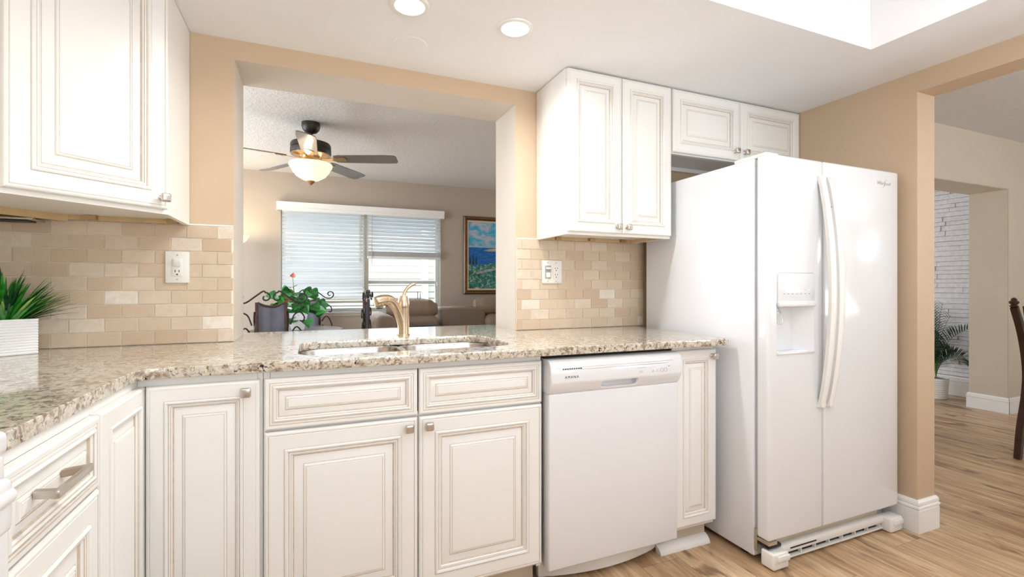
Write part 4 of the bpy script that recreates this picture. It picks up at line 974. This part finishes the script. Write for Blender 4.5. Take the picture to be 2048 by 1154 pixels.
pp([(0, .64), (1, .64), (1, 1), (0, 1)], 0, .0065); pp([(0, .62), (1, .62), (1, .66), (.6, .665), (.3, .645), (0, .65)], 1, .0068); pp([(0, .3), (1, .3), (1, .635), (0, .635)], 2, .0066)
pp([(.36, .58), (.5, .6), (.8, .63), (1, .64), (1, .56), (.7, .57), (.45, .565)], 6, .0069)
rs = random.Random(2); top = [(i / 16, .33 + .05 * rs.random() + (.03 if i > 6 else 0)) for i in range(17)]
pp([(0, 0), (1, 0)] + list(reversed(top)), 3, .0070)
pp([(.16, .24), (.5, .30), (1, .36), (1, .33), (.5, .265), (.2, .215)], 4, .0072)
for cx_2, h0, h1 in ((.04, .37, .48), (.11, .36, .54), (.18, .37, .50)): pp([(cx_2 - .018, h0), (cx_2 + .018, h0), (cx_2 + .014, h0 + (h1 - h0) * .6), (cx_2, h1), (cx_2 - .015, h0 + (h1 - h0) * .55)], 5, .0074)
b.build('canvas', r)

# ------------------------------------------------------------------ palm and dark chair through the doorway
PC = Vector((6.905, .60, 0))
r = empty('potted_palm', PC, 'dark green palm in a round white ribbed pot standing before the white stone wall', 'potted plant')
b = MB('pot'); prof = [(.085, 0.001)]
for k in range(9): z_ = .01 + k * .022; prof += [(.092 + .012 * k / 9, z_), (.089 + .012 * k / 9, z_ + .016)]
prof += [(.108, .212), (.1, .212), (.098, .19)]
b.lathe(prof, PC, n=40); b.build('pot', r, smooth=20)
b = MB('soil'); b.lathe([(.098, .185), (.095, .195), (.001, .2)], PC, n=24); b.build('soil', r)
b = MB('palm', 'stem'); rs = random.Random(9)
LIM = lambda p: p.y > .30 and p.x < SX - .035
for i in range(17):
    a = math.radians([-40, -20, -5, 10, 25, 45, 70, 120, 150, 175, -30, 0, 20, -60, 100, 35, -165][i])
    L = [.62, .55, .70, .80, .74, .62, .5, .6, .7, .6, .42, .46, .58, .40, .5, .45, .8][i]
    tl = [.75, .6, .5, .35, .5, .6, .7, .7, .5, .8, 1.3, 1.2, .95, 1.4, 1.2, 1.3, .3][i]
    p = PC + Vector((0, 0, .195)); hz = Vector((math.cos(a), math.sin(a), 0)); pts_ = [p]; ang = math.radians(88)
    for k in range(14):
        ang -= tl * (.03 + .012 * k)
        q_ = p + (hz * math.cos(ang) + Vector((0, 0, math.sin(ang)))) * L / 14
        q_.y = max(q_.y, .315); q_.x = min(q_.x, SX - .05); p = q_; pts_.append(p)
    b.tube(pts_, [.0035 - .002 * k / 14 for k in range(15)], 1, n=5)
    sd = Vector((-hz.y, hz.x, 0))
    for k in range(4, 14):
        for h_ in (0, .5):
            P_ = pts_[k].lerp(pts_[k + 1], h_); T = (pts_[k + 1] - pts_[k - 1]).normalized()
            for s_ in (-1, 1):
                Nv = T.cross(sd).normalized(); dd = (T * .7 + (sd * .45 + Nv * .75) * s_ + Vector((0, 0, .12))).normalized(); LL = .125 * math.sin(PI * min(1, (k + h_ - 2) / 13)) ** .5
                while LL > .02 and not LIM(P_ + dd * LL): LL -= .01
                if LL > .025: blade_leaf(b, P_, dd, LL, .35, .0056, 0, 4)
b.build('fronds', r, recalc=False)
CC = Vector((5.37, -.6, 0))
r = empty('wooden_dining_chair', (5.62, -.83, 0), 'dark carved wooden dining chair with a turned finial at the right edge of the doorway', 'dining chair')
def post(y):
    b = MB('wood'); x0 = 5.37
    pth = smooth_path([(x0 - .045, y, 0), (x0 - .005, y, .2), (x0 + .065, y, .42), (x0 + .075, y, .6), (x0 + .01, y, .82), (x0 - .09, y, 1.0)], 5)
    b.tube(pth, [.023 + .004 * math.sin(PI * i / len(pth)) for i in range(len(pth))], n=4, up=(1, 1, 0))
    b.lathe([(.018, 0), (.024, .006), (.014, .014), (.024, .024), (.026, .034), (.014, .044), (.016, .05), (.01, .058), (.002, .062)], (x0 - .093, y, 1.0), n=20); b.build('back_post', r)
post(-.6); post(-1.06)
b = MB('wood'); rows = []
for i in range(17):
    t = i / 16; y = -.63 - t * .40; zt = .98 + .07 * math.sin(PI * t) + .025 * math.cos(t * 4 * PI); zb = .86 - .03 * math.sin(PI * t)
    rows.append([(5.345, y, zb), (5.305, y, zt), (5.33, y, zt), (5.37, y, zb)])
b.grid(rows, 0, True, True); b.build('carved_crest', r)
b = MB('wood')
for k in range(4): y = -.70 - k * .085; b.tube(smooth_path([(5.41, y, .5), (5.395, y, .7), (5.36, y, .87)], 4), .009, n=8)
b.build('back_spindles', r)
b = MB('wood'); b.box(5.41, 5.87, -1.07, -.59, .42, .47, bev=.012); b.build('seat', r)
for y in (-.62, -1.04):
    b = MB('wood'); b.lathe([(.016, 0), (.022, .05), (.016, .1), (.026, .2), (.02, .3), (.028, .419)], (5.83, y, 0), n=16); b.build('front_leg', r)
